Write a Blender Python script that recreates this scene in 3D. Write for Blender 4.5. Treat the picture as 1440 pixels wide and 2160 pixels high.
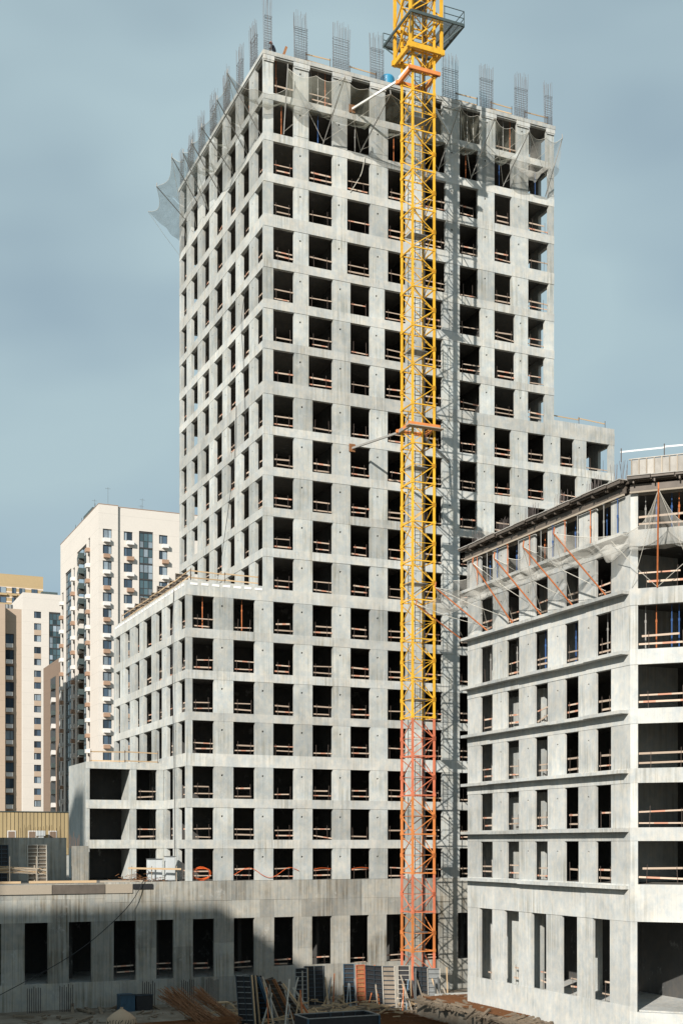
import bpy, bmesh, math, random
from mathutils import Vector, Matrix
R = math.radians
random.seed(11)
scene = bpy.context.scene
for o in list(bpy.data.objects):
    bpy.data.objects.remove(o)
col = scene.collection

# ------------------------------------------------------------------ site axes
G = 12.5                                   # eye height above the pit floor
UX, UY = 0.9163614, 0.4003521              # direction of the long front facade
VX, VY = -UY, UX                           # direction into the block
OX, OY = -6.2645, 103.2603                 # near corner of the tower on plan
THETA = math.atan2(UY, UX)
def W(u, v, z=0.0):
    return Vector((OX + UX*u + VX*v, OY + UY*u + VY*v, z + G))

# ------------------------------------------------------------------ camera
cam = bpy.data.cameras.new('camera')
camo = bpy.data.objects.new('camera', cam)
col.objects.link(camo)
camo.location = (0, 0, G)
camo.rotation_euler = (R(90), 0, 0)
cam.sensor_fit = 'HORIZONTAL'
cam.sensor_width = 36.0
cam.lens = 2700/1440*36
cam.shift_y = 702/1440
cam.clip_end = 6000
scene.camera = camo

# ------------------------------------------------------------------ world and sun
LIGHT = Vector((1.08*UX + VX, 1.08*UY + VY, -0.76)).normalized()     # the way the sunlight travels
SUN_EL = math.asin(-LIGHT.z)
SUN_AZ = math.atan2(-LIGHT.x, -LIGHT.y)
world = bpy.data.worlds.new('World')
scene.world = world
world.use_nodes = True
wt = world.node_tree
wt.nodes.clear()
wo = wt.nodes.new('ShaderNodeOutputWorld')
bg = wt.nodes.new('ShaderNodeBackground')
sky = wt.nodes.new('ShaderNodeTexSky')
sky.sky_type = 'NISHITA'
sky.sun_disc = False
sky.sun_elevation = SUN_EL
sky.sun_rotation = SUN_AZ
sky.altitude = 150
sky.air_density = 1.0
sky.dust_density = 0.6
sky.ozone_density = 1.6
tc = wt.nodes.new('ShaderNodeTexCoord')
mp = wt.nodes.new('ShaderNodeMapping')
mp.inputs['Scale'].default_value = (1.1, 1.1, 2.4)
mp.inputs['Location'].default_value = (0.35, 0.25, 0.35)
mp.inputs['Rotation'].default_value = (0.25, 0.35, 0.0)
n1 = wt.nodes.new('ShaderNodeTexNoise')
n1.inputs['Scale'].default_value = 2.6
n1.inputs['Detail'].default_value = 3
n1.inputs['Roughness'].default_value = 0.45
cr = wt.nodes.new('ShaderNodeValToRGB')
cr.color_ramp.elements[0].position = 0.36
cr.color_ramp.elements[0].color = (0.50, 0.50, 0.50, 1)
cr.color_ramp.elements[1].position = 0.64
cr.color_ramp.elements[1].color = (1, 1, 1, 1)
mxs = wt.nodes.new('ShaderNodeMixRGB')
mxs.inputs['Color2'].default_value = (5.4, 7.1, 7.75, 1)          # thin high cloud
wt.links.new(tc.outputs['Generated'], mp.inputs['Vector'])
wt.links.new(mp.outputs['Vector'], n1.inputs['Vector'])
wt.links.new(n1.outputs['Fac'], cr.inputs['Fac'])
wt.links.new(cr.outputs['Color'], mxs.inputs['Fac'])
wt.links.new(sky.outputs['Color'], mxs.inputs['Color1'])
wt.links.new(mxs.outputs['Color'], bg.inputs['Color'])
bg.inputs['Strength'].default_value = 0.064
wt.links.new(bg.outputs['Background'], wo.inputs['Surface'])

sl = bpy.data.lights.new('sun', 'SUN')
sl.energy = 5.0
sl.angle = R(0.53)
sl.color = (1.0, 0.945, 0.865)
so = bpy.data.objects.new('sun', sl)
col.objects.link(so)
so.rotation_euler = LIGHT.to_track_quat('-Z', 'Y').to_euler()
so.location = (-60, -60, 120)

vs = scene.view_settings
vs.view_transform = 'Standard'
vs.look = 'None'
vs.exposure = 0.32
vs.gamma = 1.0
scene.render.engine = 'CYCLES'
scene.cycles.max_bounces = 4
scene.cycles.transparent_max_bounces = 12

# ------------------------------------------------------------------ materials
def newmat(name):
    m = bpy.data.materials.new(name)
    m.use_nodes = True
    nt = m.node_tree
    b = nt.nodes['Principled BSDF']
    return m, nt, b
def site_coords(nt):
    g = nt.nodes.new('ShaderNodeNewGeometry')
    r = nt.nodes.new('ShaderNodeVectorRotate')
    r.rotation_type = 'Z_AXIS'
    r.inputs['Angle'].default_value = -THETA
    nt.links.new(g.outputs['Position'], r.inputs['Vector'])
    return r.outputs['Vector']
def noise(nt, vec, sc, scale=(1, 1, 1), detail=4, rough=0.55):
    mp = nt.nodes.new('ShaderNodeMapping')
    mp.inputs['Scale'].default_value = scale
    nt.links.new(vec, mp.inputs['Vector'])
    n = nt.nodes.new('ShaderNodeTexNoise')
    n.inputs['Scale'].default_value = sc
    n.inputs['Detail'].default_value = detail
    n.inputs['Roughness'].default_value = rough
    nt.links.new(mp.outputs['Vector'], n.inputs['Vector'])
    return n.outputs['Fac']
def math_(nt, op, a, b=None, c=None, clamp=False):
    n = nt.nodes.new('ShaderNodeMath')
    n.operation = op
    n.use_clamp = clamp
    for i, x in enumerate((a, b, c)):
        if x is None: continue
        if isinstance(x, (int, float)): n.inputs[i].default_value = x
        else: nt.links.new(x, n.inputs[i])
    return n.outputs[0]
def ramp(nt, fac, stops):
    r = nt.nodes.new('ShaderNodeValToRGB')
    while len(r.color_ramp.elements) < len(stops): r.color_ramp.elements.new(0.5)
    for e, (p, c) in zip(r.color_ramp.elements, stops):
        e.position = p
        e.color = (*c, 1) if len(c) == 3 else c
    nt.links.new(fac, r.inputs['Fac'])
    return r.outputs['Color']
def mul(nt, c1, c2, fac=1.0):
    n = nt.nodes.new('ShaderNodeMixRGB')
    n.blend_type = 'MULTIPLY'
    n.inputs['Fac'].default_value = fac
    for i, x in (('Color1', c1), ('Color2', c2)):
        if isinstance(x, tuple): n.inputs[i].default_value = (*x, 1)
        else: nt.links.new(x, n.inputs[i])
    return n.outputs[0]
def bump(nt, b, h, strength=0.3, dist=0.05):
    n = nt.nodes.new('ShaderNodeBump')
    n.inputs['Strength'].default_value = strength
    n.inputs['Distance'].default_value = dist
    nt.links.new(h, n.inputs['Height'])
    nt.links.new(n.outputs['Normal'], b.inputs['Normal'])
def concrete(name, base, var=0.16, streak=0.5, stain=(0.62, 0.60, 0.55), board=0.0, warm=0.0):
    """cast concrete: tone of each pour, blotches, run-down streaks, rough skin"""
    m, nt, b = newmat(name)
    p = site_coords(nt)
    oi = nt.nodes.new('ShaderNodeObjectInfo')
    rnd = math_(nt, 'MULTIPLY_ADD', oi.outputs['Random'], var*1.3, 1 - var*0.65)
    blot = noise(nt, p, 0.55, (1, 1, 1), 5, 0.6)
    blot2 = noise(nt, p, 2.6, (1, 1, 0.7), 5, 0.6)
    stk = noise(nt, p, 1.0, (5.5, 5.5, 0.16), 4, 0.6)
    fine = noise(nt, p, 9.0, (1, 1, 1), 4, 0.7)
    t = math_(nt, 'MULTIPLY_ADD', blot, 0.62, 0.69)
    t = math_(nt, 'MULTIPLY', t, math_(nt, 'MULTIPLY_ADD', blot2, 0.46, 0.77))
    t = math_(nt, 'MULTIPLY', t, math_(nt, 'MULTIPLY_ADD', fine, 0.16, 0.92))
    lin = noise(nt, p, 1.0, (11, 11, 0.10), 3, 0.6)
    t = math_(nt, 'MULTIPLY', t, math_(nt, 'MULTIPLY_ADD', lin, 0.22, 0.89))
    t = math_(nt, 'MULTIPLY', t, rnd)
    t = math_(nt, 'MULTIPLY', t, math_(nt, 'MULTIPLY_ADD', noise(nt, p, 0.11, (1, 1, 2.2), 3), 0.36, 0.82))
    cc = nt.nodes.new('ShaderNodeCombineColor')
    for i in range(3): nt.links.new(t, cc.inputs[i])
    c = mul(nt, cc.outputs[0], base)
    hue = ramp(nt, blot2, [(0.35, (0.93, 1.0, 1.06)), (0.65, (1.05, 1.0, 0.93))])
    c = mul(nt, c, hue, 0.7)
    sm = ramp(nt, stk, [(0.44, (1, 1, 1)), (0.62, stain)])
    sm2 = nt.nodes.new('ShaderNodeMixRGB')
    sm2.inputs['Color1'].default_value = (1, 1, 1, 1)
    nt.links.new(sm, sm2.inputs['Color2'])
    fac = math_(nt, 'MULTIPLY', ramp(nt, noise(nt, p, 0.28, (1, 1, 1.3), 3), [(0.40, (0, 0, 0)), (0.66, (1, 1, 1))]), streak)
    nt.links.new(fac, sm2.inputs['Fac'])
    c = mul(nt, c, sm2.outputs[0])
    eff = math_(nt, 'MULTIPLY', ramp(nt, noise(nt, p, 0.9, (1, 1, 0.8), 6, 0.7), [(0.60, (0, 0, 0)), (0.70, (1, 1, 1))]), 0.30)
    em = nt.nodes.new('ShaderNodeMixRGB'); nt.links.new(eff, em.inputs['Fac']); nt.links.new(c, em.inputs['Color1']); em.inputs['Color2'].default_value = (0.60, 0.60, 0.58, 1)
    c = em.outputs[0]
    if board:      # imprint lines of the shuttering boards
        sx = nt.nodes.new('ShaderNodeSeparateXYZ')
        nt.links.new(p, sx.inputs[0])
        s = math_(nt, 'ADD', sx.outputs['X'], sx.outputs['Y'])
        fr = math_(nt, 'FRACT', math_(nt, 'MULTIPLY', s, 1/board))
        ln = math_(nt, 'LESS_THAN', fr, 0.045)
        c = mul(nt, c, ramp(nt, math_(nt, 'MULTIPLY', ln, blot2), [(0.0, (1, 1, 1)), (0.6, (0.62, 0.62, 0.6))]))
    nt.links.new(c, b.inputs['Base Color'])
    b.inputs['Roughness'].default_value = 0.88
    b.inputs['Specular IOR Level'].default_value = 0.25
    bump(nt, b, math_(nt, 'ADD', blot2, fine), 0.35, 0.02)
    return m
def plain(name, c, rough=0.6, metal=0.0, var=0.12, dirt=0.35, scale=3.0, spec=0.4):
    """painted or raw surface with uneven tone and grime"""
    m, nt, b = newmat(name)
    p = site_coords(nt)
    oi = nt.nodes.new('ShaderNodeObjectInfo')
    rnd = math_(nt, 'MULTIPLY_ADD', oi.outputs['Random'], var*2, 1 - var)
    n = noise(nt, p, scale, (1, 1, 0.6), 5, 0.65)
    t = math_(nt, 'MULTIPLY', math_(nt, 'MULTIPLY_ADD', n, dirt*2, 1 - dirt), rnd)
    cc = nt.nodes.new('ShaderNodeCombineColor')
    for i in range(3): nt.links.new(t, cc.inputs[i])
    nt.links.new(mul(nt, cc.outputs[0], c), b.inputs['Base Color'])
    b.inputs['Roughness'].default_value = rough
    b.inputs['Metallic'].default_value = metal
    b.inputs['Specular IOR Level'].default_value = spec
    return m
def netting(name, c, cover):
    m, nt, b = newmat(name)
    p = site_coords(nt)
    n = noise(nt, p, 1.4, (1, 1, 1), 3)
    b.inputs['Base Color'].default_value = (*c, 1)
    b.inputs['Roughness'].default_value = 0.9
    b.inputs['Specular IOR Level'].default_value = 0.1
    nt.links.new(math_(nt, 'MULTIPLY_ADD', n, cover*1.1, cover*0.45, clamp=True), b.inputs['Alpha'])
    return m
def timber(name, c, painted=None):
    m, nt, b = newmat(name)
    tcn = nt.nodes.new('ShaderNodeTexCoord')
    oi = nt.nodes.new('ShaderNodeObjectInfo')
    n = noise(nt, tcn.outputs['Object'], 3.0, (0.8, 14, 14), 4)
    rnd = math_(nt, 'MULTIPLY_ADD', oi.outputs['Random'], 0.5, 0.72)
    t = math_(nt, 'MULTIPLY', math_(nt, 'MULTIPLY_ADD', n, 0.5, 0.75), rnd)
    cc = nt.nodes.new('ShaderNodeCombineColor')
    for i in range(3): nt.links.new(t, cc.inputs[i])
    colr = mul(nt, cc.outputs[0], c)
    if painted:   # worn red warning paint in patches along the board
        sx = nt.nodes.new('ShaderNodeSeparateXYZ')
        nt.links.new(tcn.outputs['Object'], sx.inputs[0])
        a = math_(nt, 'ADD', math_(nt, 'MULTIPLY', sx.outputs['X'], 1.25), math_(nt, 'MULTIPLY', oi.outputs['Random'], 7.0))
        sq = math_(nt, 'LESS_THAN', math_(nt, 'FRACT', a), 0.34)
        on = math_(nt, 'GREATER_THAN', oi.outputs['Random'], 0.45)
        f = math_(nt, 'MULTIPLY', math_(nt, 'MULTIPLY', sq, on), math_(nt, 'MULTIPLY_ADD', n, 0.7, 0.30), clamp=True)
        mx = nt.nodes.new('ShaderNodeMixRGB')
        nt.links.new(f, mx.inputs['Fac'])
        nt.links.new(colr, mx.inputs['Color1'])
        mx.inputs['Color2'].default_value = (*painted, 1)
        colr = mx.outputs[0]
    nt.links.new(colr, b.inputs['Base Color'])
    b.inputs['Roughness'].default_value = 0.8
    b.inputs['Specular IOR Level'].default_value = 0.2
    return m
def glass(name, c, rough=0.08):
    m, nt, b = newmat(name)
    oi = nt.nodes.new('ShaderNodeObjectInfo')
    t = math_(nt, 'MULTIPLY_ADD', oi.outputs['Random'], 1.5, 0.4)
    cc = nt.nodes.new('ShaderNodeCombineColor')
    for i in range(3): nt.links.new(t, cc.inputs[i])
    nt.links.new(mul(nt, cc.outputs[0], c), b.inputs['Base Color'])
    b.inputs['Roughness'].default_value = rough
    b.inputs['Specular IOR Level'].default_value = 0.6
    return m
M = {}
M['conc'] = concrete('cast_concrete', (0.42, 0.43, 0.415), 0.30, 0.8, (0.62, 0.60, 0.54))
M['conc_b'] = concrete('cast_concrete_beam', (0.465, 0.465, 0.442), 0.20, 0.8)
M['conc_l'] = concrete('cast_concrete_pale', (0.455, 0.455, 0.437), 0.22, 0.8, (0.64, 0.62, 0.57))
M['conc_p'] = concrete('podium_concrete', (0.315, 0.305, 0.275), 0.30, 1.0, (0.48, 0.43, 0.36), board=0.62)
M['conc_i'] = concrete('inner_concrete_shade', (0.075, 0.073, 0.07), 0.15, 0.3)  # darker than real concrete: the gloom of the rooms is put into the colour
M['slab'] = concrete('slab_concrete_shade', (0.15, 0.142, 0.13), 0.10, 0.2)  # shade of the unlit slab undersides darkened into the base colour
M['board'] = timber('guard_board', (0.50, 0.39, 0.305), (0.52, 0.19, 0.11))
M['wood'] = timber('raw_timber', (0.50, 0.36, 0.22))
M['woodgrey'] = timber('weathered_timber', (0.34, 0.29, 0.23))
M['deckgrey'] = plain('weathered_deck', (0.36, 0.34, 0.31), 0.85, 0, 0.2, 0.4, 3)
M['ply'] = plain('shutter_plywood', (0.115, 0.095, 0.078), 0.6, 0, 0.2, 0.5, 2.0)
M['wire'] = plain('thin_steel', (0.13, 0.10, 0.085), 0.6, 0.3)
M['rebar'] = plain('rebar_steel', (0.085, 0.07, 0.065), 0.65, 0.4, 0.1, 0.4)
M['rust'] = plain('rusty_steel', (0.23, 0.105, 0.045), 0.85, 0.1, 0.2, 0.6, 6)
M['yellow'] = plain('crane_yellow', (0.70, 0.385, 0.03), 0.55, 0.0, 0.10, 0.48, 3.0)
M['orange'] = plain('crane_orange', (0.55, 0.165, 0.085), 0.55, 0.0, 0.12, 0.42, 2.6)
M['mixed'] = plain('crane_ochre', (0.58, 0.205, 0.06), 0.55, 0.0, 0.12, 0.45, 2.2)
M['crdark'] = plain('crane_dark', (0.07, 0.095, 0.095), 0.6, 0.2)
M['galv'] = plain('galvanised_steel', (0.24, 0.25, 0.25), 0.45, 0.6)
M['prop_o'] = plain('prop_orange', (0.48, 0.15, 0.05), 0.6, 0.0, 0.15, 0.4, 5)
M['prop_b'] = plain('prop_blue', (0.035, 0.09, 0.24), 0.55, 0.0, 0.15, 0.4, 5)
M['prop_g'] = plain('prop_grey', (0.34, 0.33, 0.31), 0.6, 0.3)
M['net'] = netting('safety_netting', (0.30, 0.30, 0.25), 0.34)
M['net2'] = netting('safety_netting_pale', (0.60, 0.58, 0.53), 0.36)
M['net3'] = netting('safety_netting_blue', (0.50, 0.58, 0.60), 0.42)
M['white'] = plain('white_foam', (0.84, 0.83, 0.80), 0.8, 0, 0.05, 0.1)
M['rope'] = plain('pale_rope', (0.60, 0.57, 0.50), 0.9)
M['black'] = plain('black_rubber', (0.018, 0.018, 0.02), 0.6)
M['hose'] = plain('orange_hose', (0.72, 0.13, 0.03), 0.5, 0, 0.05, 0.15)
M['cab'] = plain('cabinet_paint', (0.52, 0.55, 0.56), 0.5, 0, 0.06, 0.15)
M['form'] = plain('formwork_steel', (0.045, 0.06, 0.075), 0.5, 0.5, 0.25, 0.5, 4)
M['formb'] = plain('formwork_blue', (0.035, 0.075, 0.115), 0.5, 0.3, 0.25, 0.5, 4)
M['formr'] = plain('formwork_red', (0.42, 0.11, 0.05), 0.6, 0.1, 0.2, 0.5, 4)
M['formp'] = plain('formwork_pale', (0.40, 0.37, 0.32), 0.7, 0, 0.2, 0.5, 4)
M['soil'] = plain('dirty_rubble', (0.20, 0.155, 0.11), 0.9, 0, 0.2, 0.5, 5)
M['facing'] = plain('formwork_facing', (0.21, 0.17, 0.13), 0.6, 0, 0.3, 0.5, 1.5)

# ------------------------------------------------------------------ mesh helpers
BASE = {}
class MB:
    """collects shapes in site coordinates (u, v, z); build() links them as one mesh"""
    def __init__(s): s.v = []; s.f = []
    def add(s, pts, faces):
        n = len(s.v)
        s.v += pts
        s.f += [tuple(n + i for i in f) for f in faces]
    def box(s, u0, u1, v0, v1, z0, z1):
        s.fbox(FRONT, u0, u1, v0, v1, z0, z1)
    def fbox(s, fr, a0, a1, d0, d1, z0, z1):
        pts = [fr(a, d, z) for z in (z0, z1) for (a, d) in ((a0, d0), (a1, d0), (a1, d1), (a0, d1))]
        fs = [(3, 2, 1, 0), (4, 5, 6, 7), (0, 1, 5, 4), (1, 2, 6, 5), (2, 3, 7, 6), (3, 0, 4, 7)]
        s.add(pts, fs if fr.ori > 0 else [f[::-1] for f in fs])
    def prism(s, poly, z0, z1):
        n = len(poly)
        pts = [W(u, v, z) for z in (z0, z1) for (u, v) in poly]
        s.add(pts, [tuple(range(n))[::-1], tuple(range(n, 2*n))] + [(i, (i+1) % n, n + (i+1) % n, n + i) for i in range(n)])
    def bar(s, a, b, w, h=None, n=4):
        """a bar between two world points"""
        h = h or w
        a, b = Vector(a), Vector(b)
        d = (b - a)
        if d.length < 1e-6: return
        d.normalize()
        up = Vector((0, 0, 1)) if abs(d.z) < 0.95 else Vector((UX, UY, 0))
        x = d.cross(up).normalized(); y = x.cross(d)
        ang = [math.pi/4 + 2*math.pi*i/n for i in range(n)]
        k = 0.7071 if n == 4 else 0.5
        ring = [x*(math.cos(t)*w*k) + y*(math.sin(t)*h*k) for t in ang]
        pts = [a + r for r in ring] + [b + r for r in ring]
        s.add(pts, [tuple(range(n))[::-1], tuple(range(n, 2*n))] + [(i, (i+1) % n, n + (i+1) % n, n + i) for i in range(n)])
    def tube(s, pts, w, n=6):
        pts = [Vector(p) for p in pts]
        N = len(pts); vs_ = []
        for i, p in enumerate(pts):
            d = (pts[min(i+1, N-1)] - pts[max(i-1, 0)]).normalized()
            up = Vector((0, 0, 1)) if abs(d.z) < 0.9 else Vector((1, 0, 0))
            x = d.cross(up).normalized(); y = x.cross(d)
            vs_ += [p + x*(math.cos(2*math.pi*k/n)*w/2) + y*(math.sin(2*math.pi*k/n)*w/2) for k in range(n)]
        fs = [(i*n + k, i*n + (k+1) % n, (i+1)*n + (k+1) % n, (i+1)*n + k) for i in range(N-1) for k in range(n)]
        s.add(vs_, fs + [tuple(range(n))[::-1], tuple((N-1)*n + k for k in range(n))])
    def grid(s, rows):
        n = len(rows[0])
        s.add([p for r in rows for p in r], [(i*n + j, i*n + j + 1, (i+1)*n + j + 1, (i+1)*n + j) for i in range(len(rows)-1) for j in range(n-1)])
    def build(s, name, mat, parent=None, smooth=False):
        b = BASE[parent.name] if parent else Vector((0, 0, 0))
        me = bpy.data.meshes.new(name)
        me.from_pydata([tuple(p - b) for p in s.v], [], s.f)
        if smooth:
            for p in me.polygons: p.use_smooth = True
        me.materials.append(M[mat] if isinstance(mat, str) else mat)
        o = bpy.data.objects.new(name, me)
        col.objects.link(o)
        o.parent = parent
        BASE[o.name] = b
        return o
class Frame:
    """a wall plane: a runs along it, d goes into the building"""
    def __init__(s, ou, ov, au, av, iu, iv):
        s.o = (ou, ov); s.a = (au, av); s.i = (iu, iv); s.ori = au*iv - av*iu
    def __call__(s, a, d, z): return W(s.o[0] + s.a[0]*a + s.i[0]*d, s.o[1] + s.a[1]*a + s.i[1]*d, z)
FRONT = Frame(0, 0, 1, 0, 0, 1)
LEFT = Frame(0, 0, 0, 1, 1, 0)
def tag(o, label, cat, group=None, kind=None):
    if label: o['label'] = label
    if cat: o['category'] = cat
    if group: o['group'] = group
    if kind: o['kind'] = kind
    return o
def thing(name, label, cat, loc, group=None, rz=0.0):
    o = bpy.data.objects.new(name, None)
    col.objects.link(o)
    o.empty_display_size = 0.3
    o.location = loc
    o.rotation_euler = (0, 0, rz)
    BASE[o.name] = Vector(loc)
    return tag(o, label, cat, group)
def single(mb, name, mat, label, cat, loc, group=None, kind=None, smooth=False):
    """a thing that is one mesh, its origin at its base"""
    loc = Vector(loc)
    me = bpy.data.meshes.new(name)
    me.from_pydata([tuple(p - loc) for p in mb.v], [], mb.f)
    if smooth:
        for p in me.polygons: p.use_smooth = True
    me.materials.append(M[mat] if isinstance(mat, str) else mat)
    o = bpy.data.objects.new(name, me)
    col.objects.link(o)
    o.location = loc
    BASE[o.name] = loc
    return tag(o, label, cat, group, kind)
def mesh_piece(name, me, parent, mat=None):
    o = bpy.data.objects.new(name, me)
    col.objects.link(o)
    o.parent = parent
    return o
ORD = ['first', 'second', 'third', 'fourth', 'fifth', 'sixth', 'seventh', 'eighth', 'ninth', 'tenth', 'eleventh', 'twelfth', 'thirteenth',
       'fourteenth', 'fifteenth', 'sixteenth', 'seventeenth', 'eighteenth', 'nineteenth', 'twentieth']
def unit_box(name, mat):
    me = bpy.data.meshes.new(name)
    v = [(x, y, z) for z in (-.5, .5) for (x, y) in ((-.5, -.5), (.5, -.5), (.5, .5), (-.5, .5))]
    me.from_pydata(v, [], [(3, 2, 1, 0), (4, 5, 6, 7), (0, 1, 5, 4), (1, 2, 6, 5), (2, 3, 7, 6), (3, 0, 4, 7)])
    me.materials.append(M[mat])
    return me

def pier(fr, a0, a1, z0, z1, t, mat, root, hole=True, name='pier', off=None):
    """a cast pier of one storey with the hole of its shutter tie left open"""
    d = random.uniform(-0.006, 0.012) if off is None else off
    mb = MB()
    w, h = a1 - a0, z1 - z0
    if not hole:
        mb.fbox(fr, a0, a1, d, t, z0, z1)
        return mb.build(name, mat, root)
    ha = a0 + w*(0.42 if w > 1.0 else 0.5); hz = z1 - 0.27*h; r = 0.085
    out = [(a0, z0), (ha, z0), (a1, z0), (a1, hz), (a1, z1), (ha, z1), (a0, z1), (a0, hz)]
    inn = [(ha + r*math.cos(R(q)), hz + r*math.sin(R(q))) for q in (225, 270, 315, 0, 45, 90, 135, 180)]
    pts = [fr(a, d, z) for a, z in out] + [fr(a, d, z) for a, z in inn] + [fr(a, d + 0.25, z) for a, z in inn]
    pts += [fr(a, t, z) for a, z in ((a0, z0), (a1, z0), (a1, z1), (a0, z1))]
    fs = [(i, (i+1) % 8, 8 + (i+1) % 8, 8 + i) for i in range(8)]
    fs += [(8 + i, 8 + (i+1) % 8, 16 + (i+1) % 8, 16 + i) for i in range(8)]
    fs += [tuple(range(16, 24)), (25, 24, 27, 26), (24, 25, 2, 1, 0), (25, 26, 4, 3, 2), (26, 27, 6, 5, 4), (27, 24, 0, 7, 6)]
    mb.add(pts, fs if fr.ori > 0 else [f[::-1] for f in fs])
    return mb.build(name, mat, root)
def beam(fr, a0, a1, z0, z1, t, mat, root, off=None, name='spandrel_beam'):
    d = random.uniform(-0.030, -0.010) if off is None else off
    mb = MB()
    mb.fbox(fr, a0, a1, d, t, z0, z1)
    return mb.build(name, mat, root)
def facade(fr, a0, a1, top, bot, spans, t, mat, root, hole=True, joined=None):
    """piers of one storey between its openings"""
    e = [a0] + [x for s in spans for x in s] + [a1]
    for k in range(0, len(e), 2):
        if e[k+1] - e[k] < 0.04: continue
        edge = (k == 0 or k == len(e) - 2)
        if joined is not None: joined.fbox(fr, e[k], e[k+1], 0, t, bot, top)
        else: pier(fr, e[k], e[k+1], bot, top, t, mat, root, hole and not edge, 'column' if edge else 'pier')

BOARD = unit_box('guard_board', 'board')
POST = unit_box('guard_post', 'wire')
def place_unit(me, name, parent, a, b, w, h):
    """a copy of a unit board laid from a to b"""
    base = BASE[parent.name]
    a, b = Vector(a), Vector(b)
    d = b - a
    o = bpy.data.objects.new(name, me)
    col.objects.link(o)
    o.parent = parent
    x = d.normalized()
    up = Vector((0, 0, 1)) if abs(x.z) < 0.9 else Vector((-VX, -VY, 0))
    y = up.cross(x).normalized(); z = x.cross(y)
    m = Matrix((x, y, z)).transposed().to_4x4()
    o.matrix_local = Matrix.Translation((a + b)/2 - base) @ m @ Matrix.Diagonal((d.length, w, h, 1))
    BASE[o.name] = base
    return o
def guardrail(fr, a0, a1, zf, label, group, d=0.2, heights=(0.32, 0.84), rnd=None):
    rnd = rnd or random
    L = a1 - a0
    t = thing('guardrail', label, 'guardrail', fr((a0 + a1)/2, d, zf), group)
    for hgt in heights:
        if rnd.random() < 0.10: continue
        s0 = a0 + (0.02 if rnd.random() < 0.6 else rnd.uniform(0.02, 0.22)*L)
        s1 = a1 - (0.02 if rnd.random() < 0.45 else rnd.uniform(0.02, 0.22)*L)
        tilt = rnd.gauss(0, 0.009)*L
        if rnd.random() < 0.02: tilt += rnd.choice((-1, 1))*0.13
        z = zf + hgt + rnd.uniform(-0.11, 0.11)
        place_unit(BOARD, 'board', t, fr(s0, d, z - tilt), fr(s1, d, z + tilt), 0.035, rnd.uniform(0.075, 0.12))
    for f in (0.2, 0.8):
        aa = a0 + L*(f + rnd.uniform(-0.06, 0.06))
        place_unit(POST, 'post', t, fr(aa, d - 0.04, zf), fr(aa + rnd.uniform(-0.05, 0.05), d - 0.04, zf + heights[-1] + rnd.uniform(0.10, 0.40)), 0.022, 0.022)
    return t
# ------------------------------------------------------------------ ground
mb = MB()
mb.add([Vector((x, y, 0)) for x, y in ((-3000, -500), (3000, -500), (3000, 5000), (-3000, 5000))], [(0, 1, 2, 3)])
m, nt, b = newmat('site_earth')
p = site_coords(nt)
c = ramp(nt, noise(nt, p, 0.35, (1, 1, 1), 6, 0.65), [(0.3, (0.10, 0.075, 0.05)), (0.5, (0.17, 0.14, 0.105)), (0.7, (0.26, 0.235, 0.195))])
nt.links.new(c, b.inputs['Base Color'])
b.inputs['Roughness'].default_value = 0.95
bump(nt, b, noise(nt, p, 3.0, (1, 1, 1), 6, 0.7), 0.6, 0.15)
M['earth'] = m
tag(mb.build('ground', 'earth'), None, None, None, 'structure')

# ------------------------------------------------------------------ the concrete tower with its lower wing and podium
TOPS = [63.73, 60.30, 56.98, 53.64, 50.03, 46.70, 43.38, 40.11, 36.47, 33.19, 29.88, 26.59, 23.29, 19.68, 16.36, 13.10, 9.82, 6.20, 2.94, -0.32]
BOTS = [60.86, 57.65, 54.35, 51.03, 47.40, 44.13, 40.79, 37.53, 33.88, 30.58, 27.29, 23.98, 20.69, 17.09, 13.79, 10.48, 7.21, 3.65, 0.38, -2.88]
ROOF = 64.14
TW, TD = 27.53, 23.89         # tower width and depth
XE = 34.0                     # right end of the lower storeys
WL = -6.49                    # left end of the lower wing
T = 0.30
def row_spans(r):
    s = [(0.82, 2.64)]
    s.append((3.91, 6.07) if r < 8 else (4.25, 6.07))
    s.append((7.66, 9.5) if r == 0 else (7.35, 9.48) if r < 5 else (7.65, 9.48))
    s.append((10.85, 12.85) if r == 0 else (11.1, 12.85) if r < 5 else (10.79, 12.85) if r < 8 else (11.07, 12.85))
    s.append((14.55, 16.61) if 1 <= r < 5 else (14.55, 16.29))
    s.append((17.95, 19.78) if 1 <= r < 5 else (17.95, 20.06) if r < 8 else (17.95, 19.7))
    s.append((21.5, 23.7) if r == 0 else (21.41, 23.16) if r < 5 else (21.41, 23.53) if r < 8 else (21.4, 23.13))
    s.append((24.9, 26.75) if r == 0 else (24.85, 26.98) if r < 5 else (24.82, 26.59) if r < 8 else (24.8, 26.59))
    if r >= 8: s += [(28.17, 29.66 if r == 8 else 29.95), (30.96 if r == 8 else 31.5, 33.43)]
    if r >= 13: s = [(-5.97, -4.19), (-2.58, -0.74)] + s
    return s
SIDE = [(0.30, 2.11), (3.57, 5.67), (7.01, 9.14), (10.58, 12.92), (14.41, 16.46), (17.94, 19.97), (21.52, 23.24)]
SIDE2 = [(0.30, 2.11), (3.60, 5.62), (7.25, 9.14), (10.75, 12.92), (14.41, 16.3), (17.94, 19.85), (21.52, 23.24)]
WING = [(0.32, 2.17), (3.72, 5.55), (7.05, 8.9), (10.3, 12.9), (14.36, 15.96), (17.81, 19.51), (21.47, 23.11)]
tower = thing('unfinished_tower', 'tall unfinished grey concrete apartment tower with open window bays and stepped lower wing', 'building', W(0, 0, -G))
WINGF = Frame(WL, 0, 0, 1, 1, 0)
RIGHTF = Frame(TW, 0, 0, 1, -1, 0)
RIGHT2 = Frame(XE, 0, 0, 1, -1, 0)
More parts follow.
